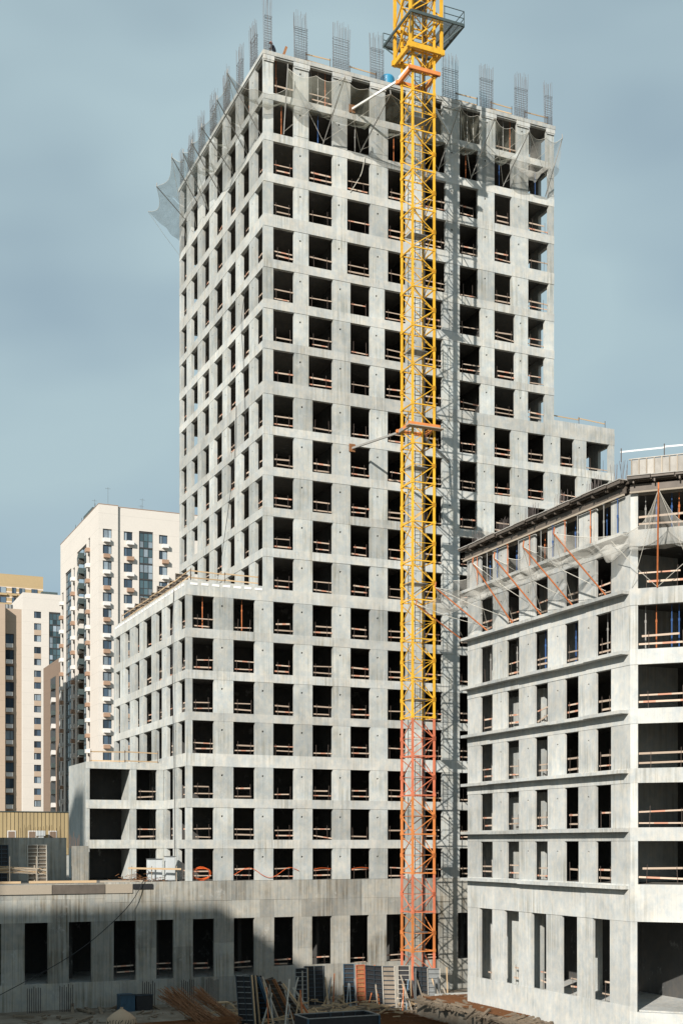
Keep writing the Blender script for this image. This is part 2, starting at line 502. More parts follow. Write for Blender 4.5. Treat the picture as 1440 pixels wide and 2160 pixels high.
BACKF = Frame(0, TD, 1, 0, 0, -1)
class Split:
    '''each box a part of its own'''
    def __init__(s, name, mat, root): s.k = (name, mat, root)
    def box(s, *a):
        q = MB(); q.box(*a); q.build(*s.k)
rear = MB()
for r in range(20):
    top, bot = TOPS[r], BOTS[r]
    a0 = 0 if r < 13 else WL
    a1 = TW if r < 8 else XE
    sp = row_spans(r)
    facade(FRONT, a0, a1, top, bot, sp, T, 'conc', tower)
    side = SIDE if r < 8 else SIDE2
    if r < 13: facade(LEFT, T, TD, top, bot, [(max(x, T), y) for x, y in side], T, 'conc', tower)
    else: facade(WINGF, T, TD, top, bot, [(max(x, T), y) for x, y in WING], T, 'conc', tower)
    facade(RIGHTF if r < 8 else RIGHT2, T, TD, top, bot, [(max(x, T), y) for x, y in SIDE], T, 'conc', tower, joined=rear)
    facade(BACKF, a0, a1, top, bot, sp, T, 'conc', tower, joined=rear)
    # the beam above this storey
    zt = ROOF if r == 0 else BOTS[r-1]
    beam(FRONT, a0 - 0.015, a1 + 0.015, top, zt, T, 'conc_b', tower)
    if r == 8 or r == 13:
        pass
    if r < 13: beam(LEFT, T, TD + 0.015, top, zt, T, 'conc_b', tower)
    else: beam(WINGF, T, TD + 0.015, top, zt, T, 'conc_b', tower)
    rear.fbox(RIGHTF if r < 8 else RIGHT2, T, TD, 0, T, top, zt)
    rear.fbox(BACKF, a0 + T, a1 - T, 0, T, top, zt)
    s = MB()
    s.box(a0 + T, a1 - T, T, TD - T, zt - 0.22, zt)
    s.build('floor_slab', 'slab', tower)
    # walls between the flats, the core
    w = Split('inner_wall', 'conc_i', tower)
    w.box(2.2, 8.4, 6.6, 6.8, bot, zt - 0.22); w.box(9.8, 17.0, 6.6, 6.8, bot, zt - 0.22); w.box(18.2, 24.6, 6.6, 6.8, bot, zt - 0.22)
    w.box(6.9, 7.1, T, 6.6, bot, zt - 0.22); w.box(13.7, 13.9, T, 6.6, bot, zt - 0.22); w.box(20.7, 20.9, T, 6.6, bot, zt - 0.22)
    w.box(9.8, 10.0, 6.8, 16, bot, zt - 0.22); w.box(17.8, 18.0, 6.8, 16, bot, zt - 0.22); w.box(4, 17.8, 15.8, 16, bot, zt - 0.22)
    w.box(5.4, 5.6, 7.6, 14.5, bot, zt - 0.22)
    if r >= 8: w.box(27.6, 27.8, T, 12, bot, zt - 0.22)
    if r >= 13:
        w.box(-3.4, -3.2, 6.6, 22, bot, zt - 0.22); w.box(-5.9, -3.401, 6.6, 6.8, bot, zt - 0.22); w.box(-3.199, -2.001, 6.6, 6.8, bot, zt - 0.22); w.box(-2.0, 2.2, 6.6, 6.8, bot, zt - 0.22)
rear.build('rear_frame', 'conc', tower)
# roof edges: the slab lip of the top pour with the shutter blocks left under it
mb = MB()
mb.box(-0.10, TW + 0.10, -0.10, -0.033, ROOF - 0.30, ROOF + 0.02)
mb.build('slab_lip', 'conc_b', tower)
mb = MB()
mb.box(-0.10, -0.033, -0.033, TD + 0.1, ROOF - 0.30, ROOF + 0.02)
mb.build('slab_lip', 'conc_b', tower)
for (x0, x1) in ((0.0, 0.82), (2.64, 3.91), (6.07, 7.66), (9.5, 10.85), (12.85, 14.55), (16.29, 17.95), (20.06, 21.5), (23.7, 24.9), (26.75, 27.5)):
    mb = MB()
    mb.box(x0 - 0.08, x1 + 0.06, -0.12, -0.013, TOPS[0] - 0.28, TOPS[0] + 0.06)
    mb.box(x0 - 0.02, x1 + 0.02, -0.09, -0.014, TOPS[0] - 0.40, TOPS[0] - 0.28)
    mb.build('shutter_block', 'conc_l', tower)
# roof edge of the right-hand lower storeys
mb = MB()
mb.box(TW + 0.01, XE, -0.005, 0.3, BOTS[7], BOTS[7] + 0.42)
mb.build('parapet', 'conc_l', tower)
# roof edge of the left wing: foam blocks cast into the slab
def foam(fr, a, zz, w=0.62):
    q = MB(); q.fbox(fr, a, a + w, -0.045, 0.05, zz, zz + 0.17); q.build('insulation_block', 'white', tower)
mb = MB(); mb.box(WL - 0.015, -0.01, -0.015, 0.3, BOTS[12], BOTS[12] + 0.16); mb.build('parapet', 'conc_l', tower)
mb = MB(); mb.fbox(WINGF, 0.3, TD, -0.015, 0.3, BOTS[12], BOTS[12] + 0.16); mb.build('parapet', 'conc_l', tower)
for k in range(7): foam(FRONT, -6.15 + k*0.9, BOTS[12] - 0.20 + 0.012*(k % 2), 0.60)
for k in range(24): foam(WINGF, 0.55 + k*0.96, BOTS[12] - 0.20)
# left wing terrace block of three storeys
EV, EU = 6.48, -12.91
EXT = Frame(0, EV, 1, 0, 0, 1)
EXTL = Frame(EU, 0, 0, 1, 1, 0)
for r in (17, 18, 19):
    top, bot = TOPS[r], BOTS[r]
    zt = 6.75 if r == 17 else BOTS[r-1]
    facade(EXT, EU, WL - 0.02, top, bot, [(-12.68, -9.34), (-8.80, -7.07)], T, 'conc', tower, hole=False)
    beam(EXT, EU - 0.02, WL - 0.02, top, zt, T, 'conc_b', tower)
    wl = MB(); wl.fbox(EXTL, EV + T, 13.6, 0, T, bot, zt); wl.build('wall', 'conc', tower)
    wl = Split('inner_wall', 'conc', tower); wl.box(EU + T, WL - 0.02, 13.3, 13.6, bot, zt - 0.2); wl.box(-9.32, -9.05, EV + T, 9.5, bot, zt - 0.2)
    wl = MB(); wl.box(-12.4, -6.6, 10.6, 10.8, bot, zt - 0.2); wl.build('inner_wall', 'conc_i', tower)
    s = MB(); s.box(EU + T, WL - 0.02, EV + T, 13.3, zt - 0.22, zt - 0.004); s.build('floor_slab', 'slab', tower)
# podium: terrace, panel-cast front wall with tall openings
GZ0, GZ1 = -5.89, -2.90
GW = [(-22.4, -20.70), (-18.99, -17.27), (-15.70, -13.97), (-12.25, -10.50), (-8.88, -7.51), (-5.93, -4.17), (-2.54, -0.78), (0.89, 2.62), (4.21, 5.98),
      (7.61, 9.34), (10.97, 12.84), (14.55, 16.01), (17.77, 19.5), (21.4, 23.1), (24.8, 26.6), (28.2, 30.0)]
PL, PR = -26.0, XE
mb = MB(); mb.box(PL, WL, T, 26, -3.25, -2.93); mb.build('terrace_slab', 'slab', tower)
mb = MB(); mb.box(WL, XE, T, TD, -3.25, -2.89); mb.build('floor_slab', 'slab', tower)
mb = MB(); mb.box(PL, XE, T, TD, -10.75, -10.55); mb.build('floor_slab', 'conc_l', tower)
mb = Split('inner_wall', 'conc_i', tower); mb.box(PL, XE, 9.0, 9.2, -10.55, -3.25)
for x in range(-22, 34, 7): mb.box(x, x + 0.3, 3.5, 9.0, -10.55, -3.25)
def panels(a, bnd, z0, z1, step):
    x = a
    while x < bnd - 0.05:
        x2 = min(bnd, x + step*random.choice((0.5, 1, 1, 1.25)))
        if bnd - x2 < 0.4: x2 = bnd
        beam(FRONT, x + 0.006, x2 - 0.006, z0, z1, T, 'conc_p', tower, random.uniform(-0.018, 0.018), 'wall_panel')
        x = x2
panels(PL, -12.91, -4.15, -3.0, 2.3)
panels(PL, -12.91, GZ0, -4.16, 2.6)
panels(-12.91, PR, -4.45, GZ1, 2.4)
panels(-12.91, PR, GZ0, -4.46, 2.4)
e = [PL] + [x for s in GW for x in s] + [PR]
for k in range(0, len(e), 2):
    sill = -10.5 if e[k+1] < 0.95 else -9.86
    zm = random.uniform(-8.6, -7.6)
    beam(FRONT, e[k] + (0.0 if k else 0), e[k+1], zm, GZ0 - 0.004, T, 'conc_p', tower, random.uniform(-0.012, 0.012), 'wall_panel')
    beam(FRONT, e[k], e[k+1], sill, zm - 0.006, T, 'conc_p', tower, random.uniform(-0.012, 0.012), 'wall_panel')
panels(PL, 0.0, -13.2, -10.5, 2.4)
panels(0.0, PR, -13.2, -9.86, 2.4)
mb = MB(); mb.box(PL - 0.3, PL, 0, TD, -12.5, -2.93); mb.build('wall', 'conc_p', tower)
# plywood left on the podium edge
for x0, x1, mt in ((-21.2, -17.0, 'woodgrey'), (-16.95, -12.95, 'ply'), (-12.9, -10.8, 'woodgrey'), (-10.75, -9.2, 'black')):
    q = MB(); q.box(x0, x1, -0.10, -0.022, -3.75 if mt != 'black' else -3.45, -3.05)
    single(q, 'shutter_board', mt, {'ply': 'long brown plywood shutter board fixed along the podium edge', 'black': 'short black board fixed at the end of the podium edge boards',
           'woodgrey': 'long grey weathered board on the podium edge left of the brown one' if x0 < -18 else 'short grey board on the podium edge between brown and black ones'}[mt], 'board', W((x0+x1)/2, -0.06, -3.75), 'boards on the podium edge')
# a ledge of raised ground and the low upstand beside the second building
mb = MB(); mb.prism([(5.0, -60), (45, -60), (45, -14.2), (6.6, -14.2), (6.0, -18.5)], -12.6, -11.13)
tag(mb.build('site_platform', 'earth'), None, None, None, 'structure')

# guard boards in the openings of the tower
rg = random.Random(5)
GRP = 'board guardrails in the tower openings'
for r in range(2, 20):
    for k, (x0, x1) in enumerate(row_spans(r)):
        if r == 3 and k == 7: pass
        bay = k - 2 if r >= 13 else k
        where = '%s bay from corner column' % ORD[bay] if bay >= 0 else '%s bay of the low wing' % ORD[k]
        guardrail(FRONT, x0, x1, BOTS[r], 'guardrail in tower front, %s storey below roof, %s' % (ORD[r], where), GRP, rnd=rg)
for k in (0, 1, 6):
    x0, x1 = row_spans(0)[k]
    guardrail(FRONT, x0, x1, BOTS[0], 'guardrail behind netting, top tower storey, %s bay from corner column' % ORD[k], GRP, rnd=rg)
for r in range(2, 13):
    for k, (x0, x1) in enumerate(SIDE):
        if k == 5 or rg.random() < 0.25: continue
        guardrail(LEFT, max(x0, T), x1, BOTS[r], 'guardrail in tower flank, %s storey below roof, %s bay from corner' % (ORD[r], ORD[k]),
                  'board guardrails in the tower flank', rnd=rg, d=0.35)
for r in range(13, 20):
    for k, (x0, x1) in enumerate(WING):
        if r >= 17 and k > 1: continue
        if rg.random() < 0.2: continue
        guardrail(WINGF, max(x0, T), x1, BOTS[r], 'guardrail in low wing flank, %s storey down, %s bay from corner' % (ORD[r-13], ORD[k]),
                  'board guardrails in the wing flank', rnd=rg, d=0.35)
for r in (17, 18):
    guardrail(EXT, -8.80, -7.07, BOTS[r], 'guardrail in the narrow bay of the terrace block, %s storey down' % ORD[r-17], 'board guardrails of the terrace block', rnd=rg)
for k, (x0, x1) in enumerate(GW[3:12]):
    guardrail(FRONT, x0, x1, -10.55, 'guardrail in a tall podium opening, %s from the wall joint' % ORD[k], 'guardrails in the podium openings', d=0.6, heights=(0.75, 1.15), rnd=rg)

# ------------------------------------------------------------------ the second building, right
RU, RV0, RV1 = 8.226, -37.49, -18.80
RT = [20.11, 16.79, 13.49, 10.14, 6.81, 3.47, 0.20]
RB = [17.73, 14.42, 11.00, 7.66, 4.30, 0.96, -2.25]
RSP = [(-35.66, -34.17), (-32.36, -30.89), (-28.98, -27.49), (-25.58, -24.06), (-22.20, -20.59)]
RTOP = 20.72
RF = Frame(RU, 0, 0, 1, 1, 0)
CH = 3.75                                       # length of the cut corner
q_ = math.sqrt(0.5)
CF = Frame(RU, RV0, q_, -q_, q_, q_)
cu, cv = RU + CH*q_, RV0 - CH*q_
NF = Frame(cu, cv, 1, 0, 0, 1)                  # the face beyond the cut corner
COP = (0.42, 3.30)
block = thing('unfinished_building', 'lower unfinished concrete building with a cut corner, floor ledges and orange net arms', 'building', W(RU, RV0, -11.13))
FOOT = [(RU + 0.3, RV1 - 0.3), (RU + 0.3, RV0 + 0.1), (cu + 0.1, cv + 0.3), (28, cv + 0.3), (28, RV1 - 0.3)]
def ledge(z0):
    '''the projecting slab edge, cast in lengths that do not quite line up'''
    n = 5; L = RV1 + 0.15 - (RV0 + 0.12)
    for i in range(n):
        o_, w_ = random.uniform(-0.02, 0.02), random.uniform(-0.05, 0.03)
        a, b_ = RV0 + 0.12 + L*i/n, RV0 + 0.12 + L*(i + 1)/n
        q = MB(); q.fbox(RF, a, b_, -0.52 + w_, -0.031, z0 - 0.27 + o_, z0 - 0.08 + o_); q.build('slab_ledge', 'conc_l', block)
for r in range(7):
    top, bot = RT[r], RB[r]
    zt = RTOP - 0.32 if r == 0 else RB[r-1]
    ptop = top - 0.35 if r == 0 else top
    facade(RF, RV0 + 0.01, RV1, ptop, bot, RSP, 0.14, 'conc_l', block)
    facade(CF, 0.0, CH, ptop, bot, [COP], T, 'conc_l', block, hole=False)
    facade(NF, 0.02, 16, top, bot, [(0.8, 3.4), (4.6, 7.0), (8.3, 10.6), (12, 14.4)], T, 'conc_l', block, hole=False)
    if r:
        beam(RF, RV0 + 0.01, RV1, top, zt, T, 'conc_l', block)
        beam(CF, -0.01, CH, top, zt, T, 'conc_l', block)
        beam(NF, 0.02, 16, top, zt, T, 'conc_l', block)
    sm = MB(); sm.prism(FOOT[::-1] if False else FOOT, zt - 0.22, zt)
    sm.build('floor_slab', 'slab', block)
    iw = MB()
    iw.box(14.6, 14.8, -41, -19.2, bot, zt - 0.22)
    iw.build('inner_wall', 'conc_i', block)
    iw = Split('inner_wall', 'conc', block)
    iw.box(9.2, 9.4, -24.3, -22.7, bot, zt - (0.22 if r == 6 else 1.15)) if r >= 3 else iw.box(11.4, 11.6, -24.0, -23.0, bot, zt - 0.22)
    iw.box(9.15, 9.35, -27.15, -26.2, bot, zt - (0.22 if r == 6 else 0.95)) if r >= 3 else iw.box(11.0, 11.25, -27.9, -26.4, bot, zt - 0.22)
    iw.box(10.6, 14.6, -33.6, -33.4, bot, zt - 0.22)
    if r:
        lg = MB(); lg.fbox(RF, RV0 + 0.12, RV1 + 0.18, -0.46, -0.031, zt - 0.30, zt - 0.08)
        lg = None; ledge(zt)
for z0 in (RB[6],):
    ledge(z0)
# plinth storey with tall openings
RGT, RGB = -4.35, -9.15
RGSP = [(-35.55, -33.8), (-32.2, -30.5), (-28.8, -27.1), (-25.55, -23.75), (-22.15, -20.45)]
facade(RF, RV0 + 0.01, RV1, RGT, RGB, RGSP, 0.2, 'conc_l', block, hole=False)
beam(RF, RV0 + 0.01, RV1, RGT, RB[6], T, 'conc_l', block)
beam(RF, RV0 + 0.01, RV1, -11.3, RGB, 0.2, 'conc_l', block)
facade(CF, 0.0, CH, RGT, RGB - 0.3, [(0.38, 3.15)], T, 'conc_l', block, hole=False)
beam(CF, -0.01, CH, RGT, RB[6], T, 'conc_l', block); beam(CF, -0.01, CH, -11.3, RGB - 0.3, T, 'conc_l', block)
facade(NF, 0.02, 16, RGT, RGB, [(0.8, 3.4), (4.6, 7.0), (8.3, 10.6), (12, 14.4)], T, 'conc_l', block, hole=False)
beam(NF, 0.02, 16, RGT, RB[6], T, 'conc_l', block); beam(NF, 0.02, 16, -11.3, RGB, T, 'conc_l', block)
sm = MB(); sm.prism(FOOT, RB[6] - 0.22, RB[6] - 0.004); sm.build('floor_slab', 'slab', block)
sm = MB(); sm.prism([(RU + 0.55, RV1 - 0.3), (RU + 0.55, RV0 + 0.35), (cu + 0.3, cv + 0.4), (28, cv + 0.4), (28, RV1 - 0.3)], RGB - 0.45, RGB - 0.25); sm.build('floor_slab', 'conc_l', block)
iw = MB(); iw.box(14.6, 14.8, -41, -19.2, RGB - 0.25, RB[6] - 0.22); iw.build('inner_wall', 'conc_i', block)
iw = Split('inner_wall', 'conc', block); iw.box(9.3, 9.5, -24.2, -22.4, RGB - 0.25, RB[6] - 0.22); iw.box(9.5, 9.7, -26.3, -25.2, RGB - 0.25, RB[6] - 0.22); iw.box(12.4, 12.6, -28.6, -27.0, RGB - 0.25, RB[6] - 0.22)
sm = MB(); sm.box(28, 28.3, cv, RV1, -11.13, RTOP - 0.3); sm.box(RU + 0.3, 28, RV1 - 0.3, RV1, -11.13, RTOP - 0.35); sm.build('rear_wall', 'conc', block)
# shuttering of the next slab on the roof
for fr, a0, a1 in ((RF, RV0 + 0.2, RV1 + 0.35), (CF, -0.1, CH + 0.1)):
    n = max(2, int((a1 - a0)/1.25))
    for i in range(n):
        x0, x1 = a0 + (a1 - a0)*i/n, a0 + (a1 - a0)*(i + 1)/n - 0.012
        w_, o_ = random.uniform(-0.10, 0.06), random.uniform(-0.025, 0.02)
        mb = MB(); mb.fbox(fr, x0, x1, -0.62 + w_, 0.9, RTOP - 0.10 + o_, RTOP - 0.05 + o_); mb.build('deck_board', 'deckgrey', block)
        mb = MB(); mb.fbox(fr, x0, x1 - random.uniform(0, .1), -0.57 + w_, -0.52 + w_, RTOP - random.uniform(0.22, 0.34), RTOP - 0.13); mb.build('fascia', 'ply', block)
    mb = MB(); mb.fbox(fr, a0, a1, -0.42, -0.30, RTOP - 0.30, RTOP - 0.13); mb.fbox(fr, a0, a1, -0.02, 0.12, RTOP - 0.30, RTOP - 0.13)
    n = int((a1 - a0)/1.3)
    for k in range(n): mb.fbox(fr, a0 + 0.3 + k*1.3 + 0.15*math.sin(k*5), a0 + 0.38 + k*1.3 + 0.15*math.sin(k*5), -0.48, 0.8, RTOP - 0.46, RTOP - 0.302)
    mb.build('deck_joist', 'ply', block)
    mb = MB(); mb.fbox(fr, a0 + 0.1, a1 - 0.1, -0.26, -0.16, RTOP - 0.97, RTOP - 0.87); mb.fbox(fr, a0 + 0.1, a1 - 0.1, 0.31, 0.42, RTOP - 0.98, RTOP - 0.80)
    mb.build('deck_bearer', 'woodgrey', block)
    mb = MB(); mb.fbox(fr, a0 + 0.1, a1 - 0.1, -0.10, -0.04, RTOP - 0.82, RTOP - 0.45); mb.build('beam_shutter', 'ply', block)
mb = MB(); mb.prism([(RU, RV1), (RU, RV0 + 0.3), (cu, cv + 0.6), (28, cv + 0.6), (28, RV1)], RTOP - 0.045, RTOP + 0.02); mb.build('floor_slab', 'conc_l', block)
# upstand shutter panels above the cut corner
for k in range(9):
    mb = MB(); a = 0.05 + k*0.42
    mb.fbox(CF, a + 0.03, a + 0.40, 0.12, 0.17, RTOP + 0.03, RTOP + 0.98); mb.build('shutter_panel', 'deckgrey', block)
    mb = MB(); mb.fbox(CF, a - 0.03, a + 0.027, 0.05, 0.17, RTOP + 0.03, RTOP + 1.02); mb.build('shutter_rib', 'woodgrey', block)
mb = MB(); mb.fbox(CF, -0.1, 3.9, 0.05, 0.19, RTOP + 1.022, RTOP + 1.07); mb.build('shutter_cap', 'deckgrey', block)
GR2 = 'board guardrails in the second building'
for r in range(1, 7):
    for k, (x0, x1) in enumerate(RSP):
        guardrail(RF, x0, x1, RB[r], 'guardrail in ledged building, %s storey from its top, %s bay from cut corner' % (ORD[r], ORD[k]), GR2, rnd=rg)
    guardrail(CF, COP[0], COP[1], RB[r], 'long two-board guardrail across the cut-corner opening, %s storey below the roof shutters' % ORD[r], GR2, rnd=rg)
guardrail(CF, COP[0], COP[1], RB[0], 'long two-board guardrail behind netting in the top cut-corner opening', GR2, rnd=rg)
for k, (x0, x1) in enumerate(RGSP):
    guardrail(RF, x0, x1, RGB - 0.25, 'two-board guardrail in a tall plinth opening, %s bay from the cut corner' % ORD[k], GR2, d=0.7, heights=(0.65, 1.2), rnd=rg)

# ------------------------------------------------------------------ neighbour off to the left whose roof line shades the podium
mb = MB()
mb.box(-150, -79.4, -112, -70, -12.5, 48.4)
mb.box(-175, -100.3, -73.5, -70, 48.4, 66)
nb = single(mb, 'apartment_building', M['conc_l'], 'tall neighbouring apartment block whose roof line shades the podium', 'building', W(-115, -91, -12.5))
# ------------------------------------------------------------------ tower crane
CU0, CU1, CV0, CV1 = 9.75, 11.65, -7.27, -5.37
SEC, JZ = 3.08, 9.94
crane = thing('tower_crane', 'tall lattice tower crane mast, yellow above and orange below, tied to the tower', 'crane', W(10.7, -6.32, -12.5))
def cpt(k, z):   # corner k of the mast: 0 near, 1 right, 2 back, 3 left
    return W((CU0, CU1, CU1, CU0)[k], (CV0, CV0, CV1, CV1)[k], z)
for k in range(-7, 20):
    z0 = JZ + k*SEC; z1 = z0 + SEC
    mt = 'yellow' if k >= 0 else {-3: 'mixed', -4: 'mixed', -6: 'mixed'}.get(k, 'orange')
    mb = MB()
    for c in range(4):
        mb.bar(cpt(c, z0 + 0.01), cpt(c, z1 - 0.01), 0.155)
    for c in range(4):       # joint plates and bolts
        mb.bar(cpt(c, z0 + 0.01), cpt(c, z0 + 0.26), 0.205)
    sec = mb.build('mast_section', mt, crane)
    mb = MB()
    zm = (z0 + z1)/2
    for c in range(4):
        a, d = c, (c + 1) % 4
        if c in (1, 3): a, d = d, a
        if c == 2: a, d = d, a
        mb.bar(cpt(a, z0 + 0.12), cpt(d, z0 + 0.12), 0.085)
        mb.bar(cpt(a, z0 + 0.2), cpt(d, zm), 0.058)
        mb.bar(cpt(d, zm), cpt(a, z1 - 0.1), 0.058)
        mb.bar(cpt(a, zm), cpt(d, zm), 0.034)
        mb.bar(cpt(d, zm - 0.17), cpt(d, zm + 0.15), 0.215)
    if k % 2: mb.bar(cpt(0, z0 + 0.12), cpt(2, z0 + 0.12), 0.06)
    mb.build('bracing', mt, sec)
    # ladder and its rest platform inside the mast
    mb = MB()
    lu = 10.35 if k % 2 else 10.95
    for s in (-0.22, 0.22): mb.bar(W(lu + s, -5.75, z0), W(lu + s, -5.75, z1), 0.04)
    for q in range(10): mb.bar(W(lu - 0.22, -5.75, z0 + 0.15 + q*0.3), W(lu + 0.22, -5.75, z0 + 0.15 + q*0.3), 0.028)
    for q in range(3):
        zz = z0 + 0.5 + q*0.95
        arc = [W(lu + 0.34*math.cos(R(t)), -5.8 - 0.55*math.sin(R(t)), zz) for t in range(0, 181, 30)]
        mb.tube(arc, 0.028, 4)
    mb.build('ladder', 'crdark', sec)
    if k % 3 == 0:
        mb = MB(); mb.box(9.95, 11.45, -6.6, -5.55, zm, zm + 0.05); mb.build('rest_platform', 'galv', sec)
    mb = MB(); mb.tube([W(11.15, -6.5, z0), W(11.17, -6.52, zm), W(11.15, -6.5, z1)], 0.07, 5); mb.tube([W(11.27, -6.45, z0), W(11.26, -6.45, z1)], 0.05, 5)
    mb.build('power_cable', 'black', sec)
mb = MB()
for c in range(4): mb.bar(cpt(c, -12.6), cpt(c, JZ - 7*SEC + 0.01), 0.22)
for c in range(4): mb.bar(cpt(c, -12.5), cpt((c+1) % 4, -12.5 + 0.75), 0.09); mb.bar(cpt((c+1) % 4, -12.5), cpt(c, -12.5 + 0.75), 0.09)
mb.build('base_frame', 'orange', crane)
mb = MB(); mb.box(8.9, 12.5, -8.1, -4.5, -12.5, -12.15); mb.build('footing', 'conc', crane)
# collars with the struts that tie the mast to the tower
def collar(z, h, e, mt):
    mb = MB()
    u0, u1, v0, v1 = CU0 - e, CU1 + e, CV0 - e, CV1 + e
    for p, q in (((u0 - 0.25, v0), (u1 + 0.25, v0)), ((u0 - 0.25, v1), (u1 + 0.25, v1)), ((u0, v0), (u0, v1)), ((u1, v0), (u1, v1))):
        mb.bar(W(*p, z), W(*q, z), 0.24, h)
    return mb.build('collar', mt, crane)
collar(33.05, 0.24, 0.16, 'mixed')
collar(60.95, 0.28, 0.18, 'mixed')
collar(62.55, 0.40, 0.42, 'yellow')
for z, mt in ((33.0, 'prop_g'), (61.2, 'white')):
    for a, d, w in (((CU0 - 0.1, CV1 + 0.1, z), (7.78, -0.05, z - 0.05), 0.125), ((CU1, CV1 + 0.2, z), (16.9, -0.05, z - 0.05), 0.14), ((CU0 - 0.15, CV0, z), (CU0 - 0.2, CV1, z), 0.2)):
        mb = MB(); mb.bar(W(*a), W(*d), w, w*1.25); mb.build('tie_strut', mt, crane)
    mb = MB(); mb.box(7.5, 8.05, -0.10, -0.032, z - 0.35, z + 0.3); mb.build('anchor_plate', 'rust', crane)
mb = MB(); mb.box(CU0 - 0.7, CU1 + 0.5, CV0 - 0.75, CV0 - 0.15, 32.72, 32.80); mb.build('work_platform', 'woodgrey', crane)
# climbing cage at the head with its walkway
ce = 0.42
def gpt(k, z): return W((CU0 - ce, CU1 + ce, CU1 + ce, CU0 - ce)[k], (CV0 - ce, CV0 - ce, CV1 + ce, CV1 + ce)[k], z)
mb = MB()
for c in range(4):
    mb.bar(gpt(c, 62.3), gpt(c, 71.5), 0.21)
cage = mb.build('climbing_cage', 'yellow', crane)
mb = MB()
for c in range(4):
    d = (c + 1) % 4
    for z in (65.2, 68.0, 71.2): mb.bar(gpt(c, z), gpt(d, z), 0.12, 0.22)
    for z in (62.8, 65.4, 68.2):
        mb.bar(gpt(c, z), gpt(d, z + 2.5), 0.10)
mb.build('bracing', 'yellow', cage)
PU0, PU1, PV0, PV1, PZ = 9.05, 13.75, -8.35, -3.4, 64.75
mb = MB()
for p, q in (((PU0, PV0), (PU1, PV0)), ((PU1, PV0), (PU1, PV1)), ((PU1, PV1), (PU0, PV1)), ((PU0, PV1), (PU0, PV0))):
    mb.bar(W(*p, PZ), W(*q, PZ), 0.10, 0.22)
for s in range(1, 5):
    uu = PU0 + (PU1 - PU0)*s/5
    if uu < CU0 - ce - 0.1 or uu > CU1 + ce + 0.1: mb.bar(W(uu, PV0, PZ - 0.04), W(uu, PV1, PZ - 0.04), 0.07)
for p, q in ((gpt(0, 63.2), W(PU0, PV0, PZ)), (gpt(1, 63.2), W(PU1, PV0, PZ)), (gpt(3, 63.2), W(PU0, PV1, PZ)), (gpt(2, 63.2), W(PU1, PV1, PZ))): mb.bar(p, q, 0.09)
wk = mb.build('walkway_frame', 'crdark', crane)
mb = MB()
mb.box(PU0 + 0.06, PU1 - 0.06, PV0 + 0.06, CV0 - ce - 0.16, PZ - 0.02, PZ + 0.03); mb.box(PU0 + 0.06, PU1 - 0.06, CV1 + ce + 0.16, PV1 - 0.06, PZ - 0.02, PZ + 0.03)
mb.box(PU0 + 0.06, CU0 - ce - 0.16, CV0 - ce - 0.15, CV1 + ce + 0.15, PZ - 0.02, PZ + 0.03); mb.box(CU1 + ce + 0.16, PU1 - 0.06, CV0 - ce - 0.15, CV1 + ce + 0.15, PZ - 0.02, PZ + 0.03)
gm, gnt, gb = newmat('grating')
gb.inputs['Base Color'].default_value = (0.20, 0.23, 0.23, 1); gb.inputs['Alpha'].default_value = 0.55
M['grate'] = gm
mb.build('grating', 'grate', wk)
mb = MB()
for z in (0.55, 1.1):
    for p, q in (((PU1, PV0), (PU1, PV1)), ((PU1, PV1), (PU0, PV1)), ((PU0 + 2.9, PV0), (PU1, PV0))): mb.bar(W(*p, PZ + z), W(*q, PZ + z), 0.045)
for p in ((PU1, PV0), (PU1, -5.9), (PU1, PV1), (11.2, PV1), (PU0, PV1), (12.0, PV0)): mb.bar(W(*p, PZ), W(*p, PZ + 1.12), 0.045)
mb.build('railing', 'crdark', wk)

# ------------------------------------------------------------------ rebar starters on the roofs
def rebar_cage(u0, u1, v0, v1, z, hb, hs, label, group):
    t = thing('rebar_cage', label, 'rebar', W((u0 + u1)/2, (v0 + v1)/2, z), group)
    n = max(3, int((u1 - u0)/0.15)); m_ = max(2, int((v1 - v0)/0.2))
    lx, ly = random.uniform(-.10, .10), random.uniform(-.08, .08)
    mb = MB()
    spots = [(u0 + (u1 - u0)*i/n, v) for i in range(n + 1) for v in (v0, v1)] + [(u, v0 + (v1 - v0)*j/m_) for j in range(1, m_) for u in (u0, u1)]
    for (u, v) in spots:
        mb.bar(W(u, v, z), W(u + lx + random.uniform(-.07, .07), v + ly + random.uniform(-.07, .07), z + hb*random.uniform(0.90, 1.03)), 0.024, n=3)
    mb.build('bar', 'rebar', t)['kind'] = 'stuff'
    mb = MB(); k = 0; zz = z + 0.06
    while zz < z + hs:
        c = [(u0, v0), (u1, v0), (u1, v1), (u0, v1)]
        for a, d in zip(c, c[1:] + c[:1]): mb.bar(W(*a, zz), W(*d, zz), 0.022, n=3)
        zz += (0.11 if zz < z + 0.9 else 0.2)*random.uniform(0.75, 1.3)
    c = [(u0, v0), (u1, v0), (u1, v1), (u0, v1)]
    for a, d in zip(c, c[1:] + c[:1]): mb.bar(W(*a, z + hs + 0.02), W(*d, z + hs + 0.02), 0.03, n=3)
    mb.build('stirrup', 'rebar', t)['kind'] = 'stuff'
    return t
CG = 'rebar cages standing on the tower roof edge'
for k, (x0, x1) in enumerate(((0.12, 0.72), (2.75, 3.85), (6.15, 7.55), (9.6, 10.75), (16.4, 17.85), (20.1, 21.3), (23.6, 24.8), (26.7, 27.4))):
    rebar_cage(x0, x1, 0.06, 0.30, ROOF, 4.0 if k else 4.5, 2.65 if k else 2.9, 'rebar cage on the tower front roof edge, %s from the corner' % ORD[k], CG)
